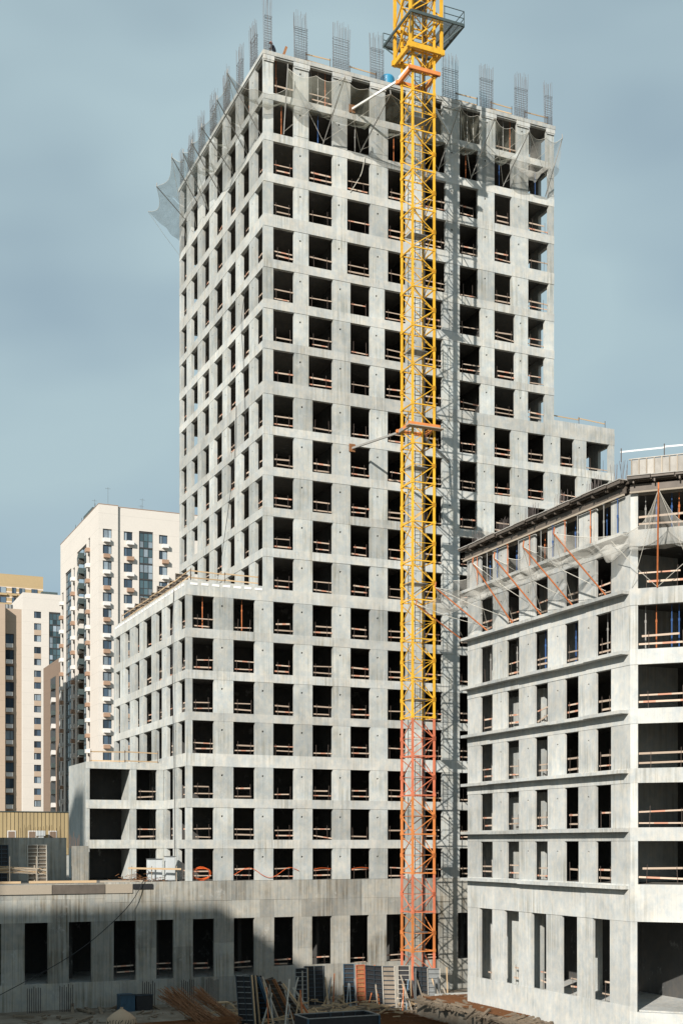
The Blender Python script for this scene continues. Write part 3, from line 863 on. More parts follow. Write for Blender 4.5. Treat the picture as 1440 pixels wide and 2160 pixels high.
for k in range(7):
    a, d = SIDE[k][1], (SIDE[k+1][0] if k < 6 else TD)
    rebar_cage(0.06, 0.30, a + 0.1, d - 0.1, ROOF, 3.9, 2.6, 'rebar cage on the tower flank roof edge, %s behind the corner one' % ORD[k], CG)
rebar_cage(26.1, 27.2, 6.0, 6.3, ROOF, 3.3, 1.4, 'thin rebar cage set back from the tower roof edge near its far end', CG)
for k in range(5):
    t = thing('rebar_starters', 'rebar starters behind roof shutters of ledged building, %s row from far end' % ORD[k], 'rebar', W(RU + 0.3, -19.6 - k*3.45, RTOP), 'rebar starters on the ledged building')
    mb = MB()
    for i in range(8):
        for j in (0, 0.22): mb.bar(W(RU + 0.15 + j, -19.2 - k*3.45 - i*0.16, RTOP), W(RU + 0.15 + j + random.uniform(-.05, .05), -19.2 - k*3.45 - i*0.16 + random.uniform(-.05, .05), RTOP + random.uniform(0.7, 1.15)), 0.024, n=3)
    mb.build('bar', 'rebar', t)['kind'] = 'stuff'
t = thing('rebar_starters', 'short rebar starters beside the upstand shutter at the cut corner', 'rebar', W(RU + 0.9, -37.2, RTOP), 'rebar starters on the ledged building')
mb = MB()
for i in range(14): mb.bar(W(RU + 0.2 + random.uniform(0, .3), -36.9 + i*0.13, RTOP), W(RU + 0.2 + random.uniform(0, .3), -36.9 + i*0.13, RTOP + random.uniform(0.9, 1.4)), 0.024, n=3)
mb.build('bar', 'rebar', t)['kind'] = 'stuff'

# guard boards along the roof edges
def roof_rail(fr, a0, a1, z, d, label, h=(0.55, 1.05), tilt=0.0, mat_me=None):
    t = thing('roof_guardrail', label, 'guardrail', fr((a0 + a1)/2, d, z), 'guardrails on roof edges')
    n = max(1, int((a1 - a0)/2.4))
    for hh in h:
        for i in range(n):
            s0 = a0 + (a1 - a0)*i/n - 0.06; s1 = a0 + (a1 - a0)*(i + 1)/n + 0.06
            place_unit(mat_me or WOODU, 'board', t, fr(s0, d + 0.04*(i % 2), z + hh + random.uniform(-.06, .06)), fr(s1, d + 0.04*(i % 2), z + hh + random.uniform(-.06, .06) + tilt), 0.03, 0.10)
    for i in range(n + 1):
        a = a0 + (a1 - a0)*i/n
        place_unit(POST, 'post', t, fr(a, d - 0.035, z), fr(a, d - 0.035, z + h[-1] + 0.15), 0.04, 0.04)
WOODU = unit_box('rail_board', 'wood')
roof_rail(FRONT, 3.95, 6.1, ROOF, 0.7, 'pale board rail on tower roof between second and third rebar cages')
roof_rail(FRONT, 8.0, 10.4, ROOF, 0.9, 'board rail on tower roof before the fourth rebar cage')
roof_rail(FRONT, 17.95, 20.0, ROOF, 0.6, 'board rail on tower roof just beyond the crane')
roof_rail(FRONT, 21.4, 23.5, ROOF, 0.6, 'board rail on tower roof between two cages far from the corner')
roof_rail(FRONT, 24.9, 27.3, ROOF, 0.7, 'board rail on tower roof at the far end of its front')
roof_rail(FRONT, 27.9, 33.6, BOTS[7] + 0.42, 0.9, 'long thin board rail on the right-hand stepped roof', h=(0.8,), tilt=-0.1)
roof_rail(FRONT, -6.0, -0.3, BOTS[12] + 0.16, 0.5, 'board rail along the front of the low wing roof', h=(0.35, 0.8))
roof_rail(WINGF, 0.6, 23.0, BOTS[12] + 0.16, 0.6, 'long board rail along the flank of the low wing roof', h=(0.5, 0.95))
roof_rail(EXT, -12.5, -6.9, 6.75, 0.35, 'board rail on the three-storey terrace block roof', h=(0.12, 0.9))
roof_rail(CF, -0.6, 4.2, RTOP + 1.1, 0.6, 'thin pale rail above the upstand shutter at the cut corner', h=(0.62,), mat_me=unit_box('rail_pale', 'cab'))
roof_rail(RF, -33, -19.2, RTOP, 0.9, 'timber rail on the roof deck of the ledged building', h=(0.5,))

# ------------------------------------------------------------------ shoring props in the top storeys
USED = {}
def prop(fr, a, d, z0, z1, mt, label, grp, w=0.07):
    USED[label] = USED.get(label, 0) + 1
    if USED[label] > 1: label += ', %s in bay' % ORD[USED[label] - 1]
    mb = MB()
    m_ = z0 + (z1 - z0)*0.52
    mb.bar(fr(a, d, z0), fr(a, d, m_), w*1.15, n=6); mb.bar(fr(a, d, m_ - 0.05), fr(a, d, z1 - 0.01), w*0.8, n=6)
    mb.bar(fr(a, d, m_ - 0.10), fr(a, d, m_ + 0.06), w*1.7, n=6)
    mb.fbox(fr, a - 0.08, a + 0.08, d - 0.08, d + 0.08, z0, z0 + 0.012); mb.fbox(fr, a - 0.08, a + 0.08, d - 0.08, d + 0.08, z1 - 0.02, z1)
    single(mb, 'shoring_prop', mt, label, 'prop', fr(a, d, z0), grp)
PN = {'prop_o': 'orange', 'prop_b': 'blue', 'prop_g': 'grey'}
rp = random.Random(3)
for r, lst in ((0, ((0, 1.25), (1, 4.3), (1, 4.95), (1, 5.6), (5, 18.4), (5, 19.0), (5, 19.6), (6, 21.9), (6, 22.6), (6, 23.3), (7, 25.4))),
               (1, ((0, 1.72), (1, 4.95), (2, 8.3), (3, 11.9), (5, 18.85), (6, 22.2), (7, 25.9)))):
    for b_, a in lst:
        mt = rp.choice(('prop_o', 'prop_o', 'prop_g', 'prop_b')) if r else rp.choice(('prop_o', 'prop_g', 'prop_g'))
        prop(FRONT, a, 0.55, BOTS[r], (ROOF if r == 0 else BOTS[r-1]) - 0.22, mt, '%s prop in the %s of the tower, %s bay from corner' % (PN[mt], 'topmost storey' if r == 0 else 'storey under the topmost', ORD[b_]),
             '%s shoring props in the tower' % PN[mt])
for r in (0, 1):
    for k, (x0, x1) in enumerate(SIDE):
        for f in (0.3, 0.75)[:2 - r]:
            mt = rp.choice(('prop_o', 'prop_g', 'prop_o'))
            prop(LEFT, x0 + (x1 - x0)*f, 0.6, BOTS[r], (ROOF if r == 0 else BOTS[r-1]) - 0.22, mt, '%s prop in tower flank, %s, %s bay from corner' % (PN[mt], 'topmost storey' if r == 0 else 'second storey', ORD[k]),
                 '%s shoring props in the tower flank' % PN[mt])
for k in (3,):
    for r in range(3, 8):
        x0, x1 = SIDE[3]
        prop(LEFT, x0 + 0.9, 0.55, BOTS[r], BOTS[r-1] - 0.22, 'prop_o', 'orange shoring prop in the fourth flank bay of the tower, %s storey down' % ORD[r], 'orange props in the fourth flank bay')
for k, a in ((0, -5.0), (1, -1.7)):
    prop(FRONT, a, 0.5, BOTS[13], BOTS[12] - 0.22, 'prop_o', 'orange shoring prop in the top storey of the low wing, %s bay' % ORD[k], 'orange props in the low wing')
for k, (x0, x1) in enumerate(RSP):                               # second building
    for r, zt in ((0, RTOP - 0.45), (2, RB[1] - 0.22)):
        for f in ((0.2, 0.5, 0.82) if r == 0 else (0.3, 0.78)):
            mt = rp.choice(('prop_o', 'prop_g', 'prop_g', 'prop_b')) if rp.random() < 0.8 else 'prop_b'
            prop(RF, x0 + (x1 - x0)*f, 0.6, RB[r], zt, mt, '%s prop in ledged building, %s, %s bay from cut corner' % (PN[mt], 'top storey' if r == 0 else 'third storey', ORD[k]), '%s props in the ledged building' % PN[mt])
lg = MB(); lg.fbox(RF, RV0 + 0.12, RV1 + 0.1, -0.40, -0.031, RB[0] - 0.30, RB[0] - 0.08); lg.build('slab_ledge', 'conc_l', block)
for k in range(14):                                              # in front of the top storey piers, under the deck edge
    a = RV1 - 0.35 - k*1.34
    mt = ('prop_g', 'prop_o', 'prop_g', 'prop_b', 'prop_o')[k % 5]
    prop(RF, a, -0.20, RB[0] - 0.08, RTOP - 0.99, mt, '%s prop outside top storey under deck edge, %s from far end' % (PN[mt], ORD[k]), '%s props under the deck edge' % PN[mt], 0.065)
for r, zt in ((0, RTOP - 0.45), (2, RB[1] - 0.22)):
    for i, (a, mt) in enumerate(((0.75, 'prop_g'), (1.35, 'prop_o' if r else 'prop_b'), (2.2, 'prop_b'), (2.6, 'prop_b' if r else 'prop_o'), (3.05, 'prop_o'))):
        prop(CF, a, 0.7, RB[r], zt, mt, '%s shoring prop in the cut-corner opening, %s, %s along' % (PN[mt], 'top storey' if r == 0 else 'third storey', ORD[i]), '%s props in the cut corner' % PN[mt])

# ------------------------------------------------------------------ catch nets on their arms
def sheet(A, B, n=14, m_=9, sag=0.6, ruck=0.10, seed=0, pull=0.0):
    """net between two edges (lists of points), hanging between them"""
    rr = random.Random(seed)
    def along(P, t):
        t = t*(len(P) - 1); i = min(int(t), len(P) - 2); f = t - i
        return P[i].lerp(P[i+1], f), f
    ph = [rr.uniform(0, 6.28) for _ in range(6)]
    rows = []
    for j in range(m_ + 1):
        s = j/m_; row = []
        for i in range(n + 1):
            t = i/n
            (p, fa), (q, fb) = along(A, t), along(B, t)
            x = p.lerp(q, s*(1 - pull*math.sin(math.pi*fb)))
            dz = -sag*math.sin(math.pi*s)*(0.8 + 0.35*math.sin(9*t + ph[0])) - 0.30*s*math.sin(math.pi*fb)*(1 if len(B) > 2 else 0.5)
            wv = ruck*(0.5*math.sin(19*t + 6*s + ph[1]) + math.sin(7*t - 11*s + ph[2]) + 0.35*math.sin(37*t + 9*s + ph[3]) + 0.6*math.sin(14*s + 5*t*s + ph[4]))*math.sin(math.pi*min(1, s*1.2 + 0.05))
            row.append(x + Vector((wv*0.35, -wv*0.35, dz + wv)))
        rows.append(row)
    mb = MB(); mb.grid(rows)
    return mb
def net_thing(label, A, B, mt, arms, armmat, ropes=(), group='catch nets of the tower', sag=0.6, ruck=0.1, seed=0, armw=0.085, n=36, m_=18, pull=0.13):
    t = thing('safety_net', label, 'net', arms[0][0] if arms else A[0], group)
    sheet(A, B, n, m_, sag, ruck, seed, pull).build('net_sheet', mt, t, True)
    for a, d in arms:
        mb = MB(); mb.bar(a, d, armw, n=6)
        e = Vector(d) - Vector(a); e.normalize()
        mb.bar(d, Vector(d) + Vector((0, 0, 0.35)) + Vector((e.x, e.y, 0))*(-0.08), armw*0.9, n=6)
        mb.build('arm', armmat, t)
    if ropes:
        mb = MB()
        for a, d in ropes: mb.tube([a, Vector(a).lerp(Vector(d), 0.5) - Vector((0, 0, 0.12)), d], 0.032, 4)
        mb.build('rope', 'rope', t)
    mb = MB(); pts = []
    for i in range(len(B) - 1):
        for k in range(8):
            f = k/8; q = B[i].lerp(B[i+1], f); tt = (i + f)/(len(B) - 1)*(len(A) - 1); ia = min(int(tt), len(A) - 2)
            a_ = A[ia].lerp(A[ia+1], tt - ia); sp = math.sin(math.pi*f)
            pts.append(q.lerp(a_, pull*sp) - Vector((0, 0, 0.30*sp*(1 if len(B) > 2 else 0.5))))
    mb.tube(pts + [B[-1]], 0.03, 4); mb.build('edge_rope', 'rope', t)
    return t
FT = [((1.71, 0, 57.7), (1.73, -0.9, 62.6)), ((5.18, 0, 57.7), (5.38, -4, 61.05)), ((8.52, 0, 57.7), (9.23, -4.4, 60.4)), ((15.83, 0, 57.7), (16.01, -3.6, 61.4)),
      ((19.03, 0, 57.7), (19.25, -3.8, 61.05)), ((22.25, 0, 57.7), (22.72, -3.6, 60.8)), ((26.6, 0, 57.7), (26.96, -2.2, 61.9))]
FT = [(W(a[0], -0.03, a[2]), W(*b)) for a, b in FT]
ZI = 59.9
for i, (lab, mt) in enumerate((('sagging dark catch net over the tower front at its corner column', 'net'), ('sagging catch net over the tower front left of the crane', 'net'), ('catch net over the tower front behind the crane mast', 'net'),
                         ('shaded catch net over the tower front right of the crane', 'net'), ('catch net over the tower front two bays from its far end', 'net'), ('torn drooping catch net at the far end of the tower front', 'net2'))):
    (f0, t0), (f1, t1) = FT[i], FT[i+1]
    u0 = (1.71, 5.18, 8.52, 15.83, 19.03, 22.25)[i]; u1 = (5.18, 8.52, 15.83, 19.03, 22.25, 27.5)[i]
    A = [W(u0, -0.06, ZI), W((u0+u1)/2, -0.06, ZI - 0.25), W(u1, -0.06, ZI)]
    net_thing(lab, A, [t0, t0.lerp(t1, 0.5) - Vector((0, 0, 0.25)), t1], mt, [FT[i]] + ([FT[i+1]] if i == 5 else []), 'prop_g', [(t0, W(u1, -0.05, 57.9)), (t1, W(u0, -0.05, 57.9))], sag=1.0 if i < 5 else 1.6, ruck=0.10 if i < 5 else 0.22, seed=i, pull=0.04)
LTp = [((0, 0.7, 57.7), (-3.6, -1.5, 60.6)), ((0, 3.93, 57.7), (-3.6, 1.1, 59.9)), ((0, 7.5, 57.7), (-3.7, 4.9, 59.6)), ((0, 11.1, 57.7), (-3.4, 8.6, 60.2)), ((0, 14.6, 57.9), (-3.3, 11.6, 60.9)), ((0, 18.2, 60.3), (-3.5, 14.47, 61.9)), ((0, 21.26, 59.8), (-4.0, 17.74, 60.7))]
LTp = [(W(-0.03, a[1], a[2]), W(*b)) for a, b in LTp]
for i in range(6):
    (f0, t0), (f1, t1) = LTp[i], LTp[i+1]
    v0, v1 = (0.7, 3.9, 7.5, 11.1, 14.6, 18.2)[i], (3.9, 7.5, 11.1, 14.6, 18.2, 21.3)[i]
    A = [W(-0.06, v0, ZI - (0.0 if i < 4 else -1.2)), W(-0.06, v1, ZI - (0 if i < 3 else -1.2))]
    net_thing('catch net slung from the tower flank, %s behind the corner' % ORD[i], A, [t0, t1], 'net' if i < 4 else 'net3', [LTp[i]], 'prop_g', [(t0, W(-0.05, v1, 57.9))], sag=0.7 if i < 4 else 0.2, ruck=0.09, seed=20 + i, pull=0.08 if i < 4 else 0.18)
tipz = W(-4.0, 20.74, 59.75)
net_thing('pale billowing catch net at the far end of the tower flank, against the sky', [W(-0.06, 21.3, 61.0), W(-0.06, 23.65, 58.9)], [LTp[6][1], tipz], 'net3', [LTp[6]], 'prop_g', [(tipz, W(-0.05, 23.6, 57.5))], sag=0.1, ruck=0.07, seed=40, pull=0.22)
# corner flap of the front net round the corner column
net_thing('dark catch net wrapped round the corner column of the tower', [W(-0.06, 0.7, ZI), W(-0.07, -0.07, ZI), W(1.71, -0.07, ZI)], [LTp[0][1], W(-1.2, -1.3, 60.0), FT[0][1] - Vector((0, 0, 1.6))], 'net', [], 'prop_g', sag=0.7, ruck=0.1, seed=50)
# nets of the second building
RA = [((7.83, -22.27, 14.35), (4.5, -21.0, 17.25)), ((7.83, -25.45, 14.35), (5.0, -25.2, 18.1)), ((7.83, -28.87, 14.35), (4.75, -28.33, 17.75)), ((7.83, -32.32, 14.35), (4.82, -31.6, 17.75)), ((7.83, -35.7, 14.35), (4.82, -34.9, 17.8))]
RA = [(W(*a), W(*b)) for a, b in RA]
far_tip = W(4.5, -18.2, 16.6); far_foot = W(7.83, -18.7, 14.3)
seq = [(far_foot, far_tip)] + RA
GN = 'catch nets of the ledged building'
for i in range(5):
    (f0, t0), (f1, t1) = seq[i], seq[i+1]
    v0 = (-18.7, -22.27, -25.45, -28.87, -32.32)[i]; v1 = (-22.27, -25.45, -28.87, -32.32, -35.7)[i]
    A = [W(RU - 0.42, v0, 17.25), W(RU - 0.42, (v0+v1)/2, 17.0), W(RU - 0.42, v1, 17.25)]
    net_thing('pale catch net on orange arms of the ledged building, %s from its far end' % ORD[i], A, [t0, t0.lerp(t1, .5) - Vector((0, 0, .35)), t1], 'net2', [seq[i]] + ([seq[5]] if i == 4 else []), 'prop_o',
              [(t0, W(RU - 0.4, v1, 14.6)), (t1, W(RU - 0.4, v0, 14.6))], GN, sag=0.85, ruck=0.13, seed=60 + i, armw=0.095)
ctip = CF(1.95, -3.0, 19.1); cfoot = CF(1.5, -0.05, 14.42)
net_thing('pale tent-like catch net hung from a red arm across the cut corner', [CF(0.05, -0.08, 16.75), CF(1.9, -0.1, 16.5), CF(3.7, -0.08, 16.75)], [CF(0.0, -1.0, 17.35), ctip, CF(3.75, -1.0, 17.35)], 'net2', [(cfoot, ctip)], 'prop_o',
          [(ctip, CF(0.1, -0.05, 14.5)), (ctip, CF(3.7, -0.05, 14.5)), (cfoot, CF(-0.9, -1.0, 17.0)), (cfoot, CF(4.6, -1.0, 17.0))], GN, sag=0.55, ruck=0.06, seed=70, armw=0.1)
net_thing('loose pale catch net where the ledged face meets the cut corner', [W(RU - 0.42, -35.7, 17.25), CF(-0.1, -0.12, 17.0)], [seq[5][1], CF(0.0, -1.0, 17.35)], 'net2', [], 'prop_o', (), GN, sag=1.0, ruck=0.14, seed=71)

# ------------------------------------------------------------------ cables, hoses, roof and terrace things
def cable(pts, w, mt, label, cat='cable', grp=None):
    mb = MB(); P = [Vector(p) for p in pts]
    S = []
    for i in range(len(P) - 1):       # smooth through the points
        p0, p1, p2, p3 = P[max(i-1, 0)], P[i], P[i+1], P[min(i+2, len(P)-1)]
        for k in range(6):
            t = k/6
            S.append(0.5*((2*p1) + (p2 - p0)*t + (2*p0 - 5*p1 + 4*p2 - p3)*t*t + (3*p1 - p0 - 3*p2 + p3)*t**3))
    mb.tube(S + [P[-1]], w, 6)
    single(mb, 'cable' if mt != 'hose' else 'hose', mt, label, cat, P[0], grp, smooth=True)
cable([W(-0.08, 6.6, 37.5), W(-0.15, 6.9, 33), W(-0.3, 9.0, 27), W(-0.25, 11.5, 23.0), W(-0.2, 14, 20.9)], 0.05, 'black', 'black cable trailing down the tower flank across several storeys')
cable([W(-0.08, 4.2, 46.5), W(-0.2, 4.9, 44), W(-0.15, 4.6, 41), W(-0.12, 4.3, 37), W(-0.05, 4.0, 35.0)], 0.05, 'black', 'black hose hanging down a flank pier of the tower')
cable([WINGF(3.2, -0.06, 20.6), WINGF(3.3, -0.18, 17), WINGF(2.9, -0.25, 12), WINGF(2.6, -0.2, 6), WINGF(2.7, -0.15, 1), WINGF(2.2, -0.25, -2.2), WINGF(1.2, -0.3, -2.85)], 0.06, 'black', 'black cable hanging the full height of the low wing flank')
cable([W(8.9, -0.10, 57.4), W(8.6, -0.18, 56), W(8.1, -0.12, 55), W(7.6, -0.06, 54.2)], 0.05, 'rope', 'pale rope dangling across a window bay below the nets')
cable([W(-9.9, -0.15, -2.7), W(-11.5, -0.6, -5.0), W(-15.5, -1.0, -8.2), W(-21.5, -1.2, -11.3)], 0.06, 'black', 'black cable slanting across the shaded podium wall')
mb = MB()
for q in range(9):
    rr_ = 0.78 + random.uniform(-0.07, 0.05); ou = random.uniform(-.05, .05)
    mb.tube([W(-5.08 + ou + rr_*math.cos(R(t))*1.0, 0.36 + q*0.045, BOTS[19] + 0.56 + 0.62*rr_*math.sin(R(t)) + 0.05*math.sin(R(3*t + q*50))) for t in range(0, 361, 20)], 0.045, 6)
single(mb, 'hose_coil', 'hose', 'coil of orange hose in the corner opening of the low wing', 'hose', W(-5.08, 0.4, BOTS[19]), smooth=True)
hp = [W(-2.55, -0.06, BOTS[19] + 0.45), W(-1.6, -0.10, BOTS[19] + 0.95), W(-0.9, -0.10, BOTS[19] + 0.9), W(-0.2, -0.10, BOTS[19] + 0.45), W(0.4, -0.1, BOTS[19] + 0.22), W(1.0, -0.1, BOTS[19] + 0.35), W(2.1, -0.1, BOTS[19] + 1.0), W(3.0, -0.1, BOTS[19] + 0.75), W(4.3, -0.06, BOTS[19] + 1.0), W(5.8, -0.06, BOTS[19] + 1.0), W(7.0, -0.08, BOTS[19] + 0.8), W(7.8, -0.06, BOTS[19] + 1.02), W(9.2, -0.06, BOTS[19] + 1.02), W(10.3, -0.08, BOTS[19] + 0.8), W(11.8, -0.06, BOTS[19] + 1.15), W(12.6, -0.06, BOTS[19] + 0.95)]
cable(hp[:8], 0.042, 'hose', 'orange hose looped from the low wing into the first tower bay', 'hose')
cable([W(4.35, -0.06, BOTS[19] + 0.85), W(5.0, -0.07, BOTS[19] + 0.95), W(5.9, -0.06, BOTS[19] + 0.88)], 0.042, 'hose', 'short orange hose lying on the lowest guardrail, second tower bay', 'hose')
cable([W(7.75, -0.06, BOTS[19] + 0.86), W(8.6, -0.07, BOTS[19] + 0.97), W(9.3, -0.06, BOTS[19] + 0.9)], 0.042, 'hose', 'short orange hose lying on the lowest guardrail, third tower bay', 'hose')
# barrel and materials on the tower roof
mb = MB()
prof = [(0.0, 0.0), (0.55, 0.0), (0.60, 0.08), (0.60, 0.95), (0.52, 1.1), (0.0, 1.12)]
for i in range(len(prof) - 1):
    n = 16
    rows = [[W(11.5 + prof[j][0]*math.cos(2*math.pi*k/n), 0.95 + prof[j][0]*math.sin(2*math.pi*k/n), ROOF + prof[j][1]) for k in range(n + 1)] for j in (i, i + 1)]
    mb.grid(rows)
M['barrel'] = plain('barrel_blue', (0.03, 0.24, 0.42), 0.4)
single(mb, 'barrel', 'barrel', 'bright blue plastic barrel on the tower roof beside the crane', 'barrel', W(11.5, 0.95, ROOF), smooth=True)
# worker crouching at the roof corner
bm_pts = [(0, 0, 0.55), (0.10, 0, 0.78), (0.24, 0, 1.0), (0.30, 0, 1.10), (0.36, 0, 1.17), (0.02, 0.10, 0.52), (0.30, 0.13, 0.42), (0.12, 0.13, 0.08), (0.24, 0.13, 0.04), (0.02, -0.10, 0.52), (0.28, -0.14, 0.40),
          (0.08, -0.14, 0.08), (0.20, -0.14, 0.04), (0.24, 0.19, 0.96), (0.42, 0.22, 0.72), (0.60, 0.16, 0.62), (0.24, -0.19, 0.96), (0.40, -0.22, 0.70), (0.58, -0.12, 0.60)]
bm_e = [(0, 1), (1, 2), (2, 3), (3, 4), (0, 5), (5, 6), (6, 7), (7, 8), (0, 9), (9, 10), (10, 11), (11, 12), (2, 13), (13, 14), (14, 15), (2, 16), (16, 17), (17, 18)]
rad = [.15, .15, .14, .07, .095, .10, .085, .055, .05, .10, .085, .055, .05, .065, .05, .035, .065, .05, .035]
person = thing('person', 'crouching worker in dark clothes and orange helmet at the tower roof corner', 'person', W(1.25, 0.75, ROOF), rz=THETA + math.pi)
me = bpy.data.meshes.new('body'); me.from_pydata(bm_pts, bm_e, []); M['cloth'] = plain('dark_workwear', (0.03, 0.035, 0.05), 0.9); me.materials.append(M['cloth'])
po = bpy.data.objects.new('body', me); col.objects.link(po); po.parent = person
sk = po.modifiers.new('skin', 'SKIN'); sd = po.modifiers.new('sub', 'SUBSURF'); sd.levels = 2; sd.render_levels = 2
if not me.skin_vertices: bpy.context.view_layer.update()
for v_, r_ in zip(me.skin_vertices[0].data, rad): v_.radius = (r_, r_)
me.skin_vertices[0].data[0].use_root = True
def dome(name, c, r, mt, par, zs=1.0, brim=0.0):
    b_ = bmesh.new(); bmesh.ops.create_uvsphere(b_, u_segments=16, v_segments=10, radius=r)
    bmesh.ops.delete(b_, geom=[v for v in b_.verts if v.co.z < -0.02], context='VERTS')
    for v in b_.verts:
        v.co.z *= zs
        if brim and v.co.z < 0.02: v.co.x *= 1 + brim; v.co.y *= 1 + brim*0.6
    m2 = bpy.data.meshes.new(name); b_.to_mesh(m2); b_.free(); m2.materials.append(M[mt])
    o = bpy.data.objects.new(name, m2); col.objects.link(o); o.parent = par; o.location = c
    for p in m2.polygons: p.use_smooth = True
    return o
dome('helmet', (0.37, 0, 1.21), 0.135, 'hose', person, 1.0, 0.25)
mb = MB(); BASE[person.name] = Vector(person.location)
mb.bar(W(1.75, 0.4, ROOF), W(2.1, 0.35, ROOF + 1.0), 0.09, 0.2)
single(mb, 'steel_offcut', 'rust', 'rusty steel piece standing beside the worker on the tower roof', 'steel', W(1.75, 0.4, ROOF))
# electric cabinets on the terrace
for k, (u, w, h) in enumerate(((-8.6, 1.15, 1.75), (-7.35, 0.75, 1.95))):
    t = thing('electric_cabinet', ('wide' if k == 0 else 'narrow tall') + ' pale grey electric cabinet by the low wing', 'cabinet', W(u, 1.6, -2.93), 'electric cabinets on the terrace')
    mb = MB(); mb.box(u - w/2, u + w/2, 1.35, 1.85, -2.85, -2.93 + h); mb.build('body', 'cab', t)
    for s in ((-1, 1) if k == 0 else (1,)):
        mb = MB()
        a, d = (u - w/2 + 0.03, u - 0.01) if s < 0 else ((u + 0.01, u + w/2 - 0.03) if k == 0 else (u - w/2 + 0.03, u + w/2 - 0.03))
        mb.box(a, d, 1.325, 1.348, -2.8, -2.93 + h - 0.06); mb.build('door', 'cab', t)
    mb = MB(); mb.box(u - w/2 - 0.04, u + w/2 + 0.04, 1.29, 1.9, -2.93 + h + 0.003, -2.93 + h + 0.06); mb.build('lid', 'galv', t)
    mb = MB(); mb.box(u - w/2 + .05, u + w/2 - .05, 1.4, 1.8, -2.93, -2.852); mb.build('plinth', 'black', t)
# concrete wall on the terrace with bare starters
wl = thing('terrace_wall', 'shaded free-standing concrete wall on the terrace with rusty starter bars', 'wall', W(-19, 6.0, -2.93))
for x0, x1, z1 in ((-26, -21.6, 0.55), (-21.59, -18.2, 0.55), (-18.19, -14.35, 0.55)):
    mb = MB(); mb.box(x0, x1, 7.5, 7.75, -2.93, z1); mb.build('wall_panel', 'conc_p', wl)
mb = MB(); mb.box(-14.3, -12.95, 5.6, 5.85, -2.93, -0.12); mb.build('wall_panel', 'conc_p', wl)
mb = MB()
for i in range(34): mb.bar(W(-18.0 + i*0.13, 7.6 if i < 26 else 5.72, 0.4 if i < 26 else -0.3), W(-18.0 + i*0.13 + random.uniform(-.04, .04), 7.6 if i < 26 else 5.72, random.uniform(1.1, 1.6) if i < 26 else random.uniform(0.5, 1.0)), 0.028, n=3)
mb.build('starter_bar', 'rust', wl)['kind'] = 'stuff'

# ------------------------------------------------------------------ formwork panels
UB = {k: unit_box('panel_' + k, k) for k in ('form', 'formb', 'formr', 'formp', 'facing', 'wood', 'woodgrey', 'galv', 'black', 'white', 'ply', 'prop_o', 'rust')}
def form_panel(p0, p1, h, lean, ribs, frame, face, label, grp, rail_side=1, edge=None, nr=9):
    """a steel-framed shutter panel standing on the line p0-p1, leaning by the vector lean"""
    p0, p1, lean = Vector(p0), Vector(p1), Vector(lean)
    up = Vector((0, 0, h)) + lean; x = (p1 - p0).normalized(); nrm = x.cross(up.normalized())*rail_side
    t = thing('formwork_panel', label, 'formwork', (p0 + p1)/2, grp)
    L = (p1 - p0).length
    def slab(a, b, w, hgt, me, name):
        base = BASE[t.name]; d = b - a
        o = bpy.data.objects.new(name, me); col.objects.link(o); o.parent = t
        X = d.normalized(); Y = nrm.normalized(); Z = X.cross(Y)
        o.matrix_local = Matrix.Translation((a + b)/2 - base) @ Matrix((X, Y, Z)).transposed().to_4x4() @ Matrix.Diagonal((d.length, w, hgt, 1))
    slab(p0 + x*L/2, p0 + x*L/2 + up, 0.03, L, UB[face], 'facing')
    for s in (0.03, L - 0.03): slab(p0 + x*s + nrm*0.076, p0 + x*s + up + nrm*0.076, 0.12, 0.06, UB[frame], 'stile')
    if L > 1.0: slab(p0 + x*L*0.52 + nrm*0.07, p0 + x*L*0.52 + up + nrm*0.07, 0.10, 0.06, UB[frame], 'stile')
    for i in range(nr + 1):
        q = p0 + up*(0.01 + 0.98*i/nr) + nrm*0.065
        slab(q + x*0.065, q + x*(L - 0.065), 0.09, 0.05, UB[ribs], 'rail')
    if edge:
        slab(p1 + x*0.045 - nrm*0.05, p1 + x*0.045 + up - nrm*0.05, 0.14, 0.08, UB[edge], 'edge_timber')
    return t
gz = -12.5
def P3(u, v, z=gz): return W(u, v, z)
FG = 'formwork panels propped in the pit'
LN = lambda du, dv: Vector((UX*du + VX*dv, UY*du + VY*dv, 0))
form_panel(P3(-6.75, -13.6), P3(-5.85, -14.2), 3.5, LN(-0.25, 0.1), 'galv', 'form', 'black', 'dark ribbed shutter panel with timber edge at the near end of the stack', FG, 1, 'wood')
form_panel(P3(-6.3, -13.1), P3(-5.4, -13.8), 3.42, LN(-0.3, 0.1), 'form', 'form', 'black', 'dark shutter panel with timber edge, second in the stack', FG, 1, 'wood')
form_panel(P3(-4.9, -12.9), P3(-4.2, -13.6), 3.3, LN(-1.15, 0.2), 'formb', 'formb', 'black', 'leaning shutter panel with light blue steel edge', FG, 1, 'formb')
form_panel(P3(-4.4, -12.7), P3(-3.8, -13.4), 3.25, LN(-1.2, 0.2), 'formb', 'galv', 'black', 'leaning shutter panel with grey steel edge behind the blue one', FG, 1, 'woodgrey')
form_panel(P3(-3.1, -12.0), P3(-2.4, -12.8), 3.0, LN(-1.5, 0.2), 'ply', 'rust', 'ply', 'steeply leaning rust-edged brown shutter panel', FG, 1, 'rust')
form_panel(P3(-1.9, -11.5), P3(-1.2, -12.4), 2.6, LN(-1.9, 0.2), 'galv', 'woodgrey', 'ply', 'slumped brown shutter panel at the end of the leaning stack', FG, 1, 'wood')
form_panel(P3(0.7, -5.2), P3(1.6, -5.5), 2.95, LN(0, 0.15), 'galv', 'galv', 'black', 'small galvanised shutter panel standing against the dark pair', FG, 1, 'wood')
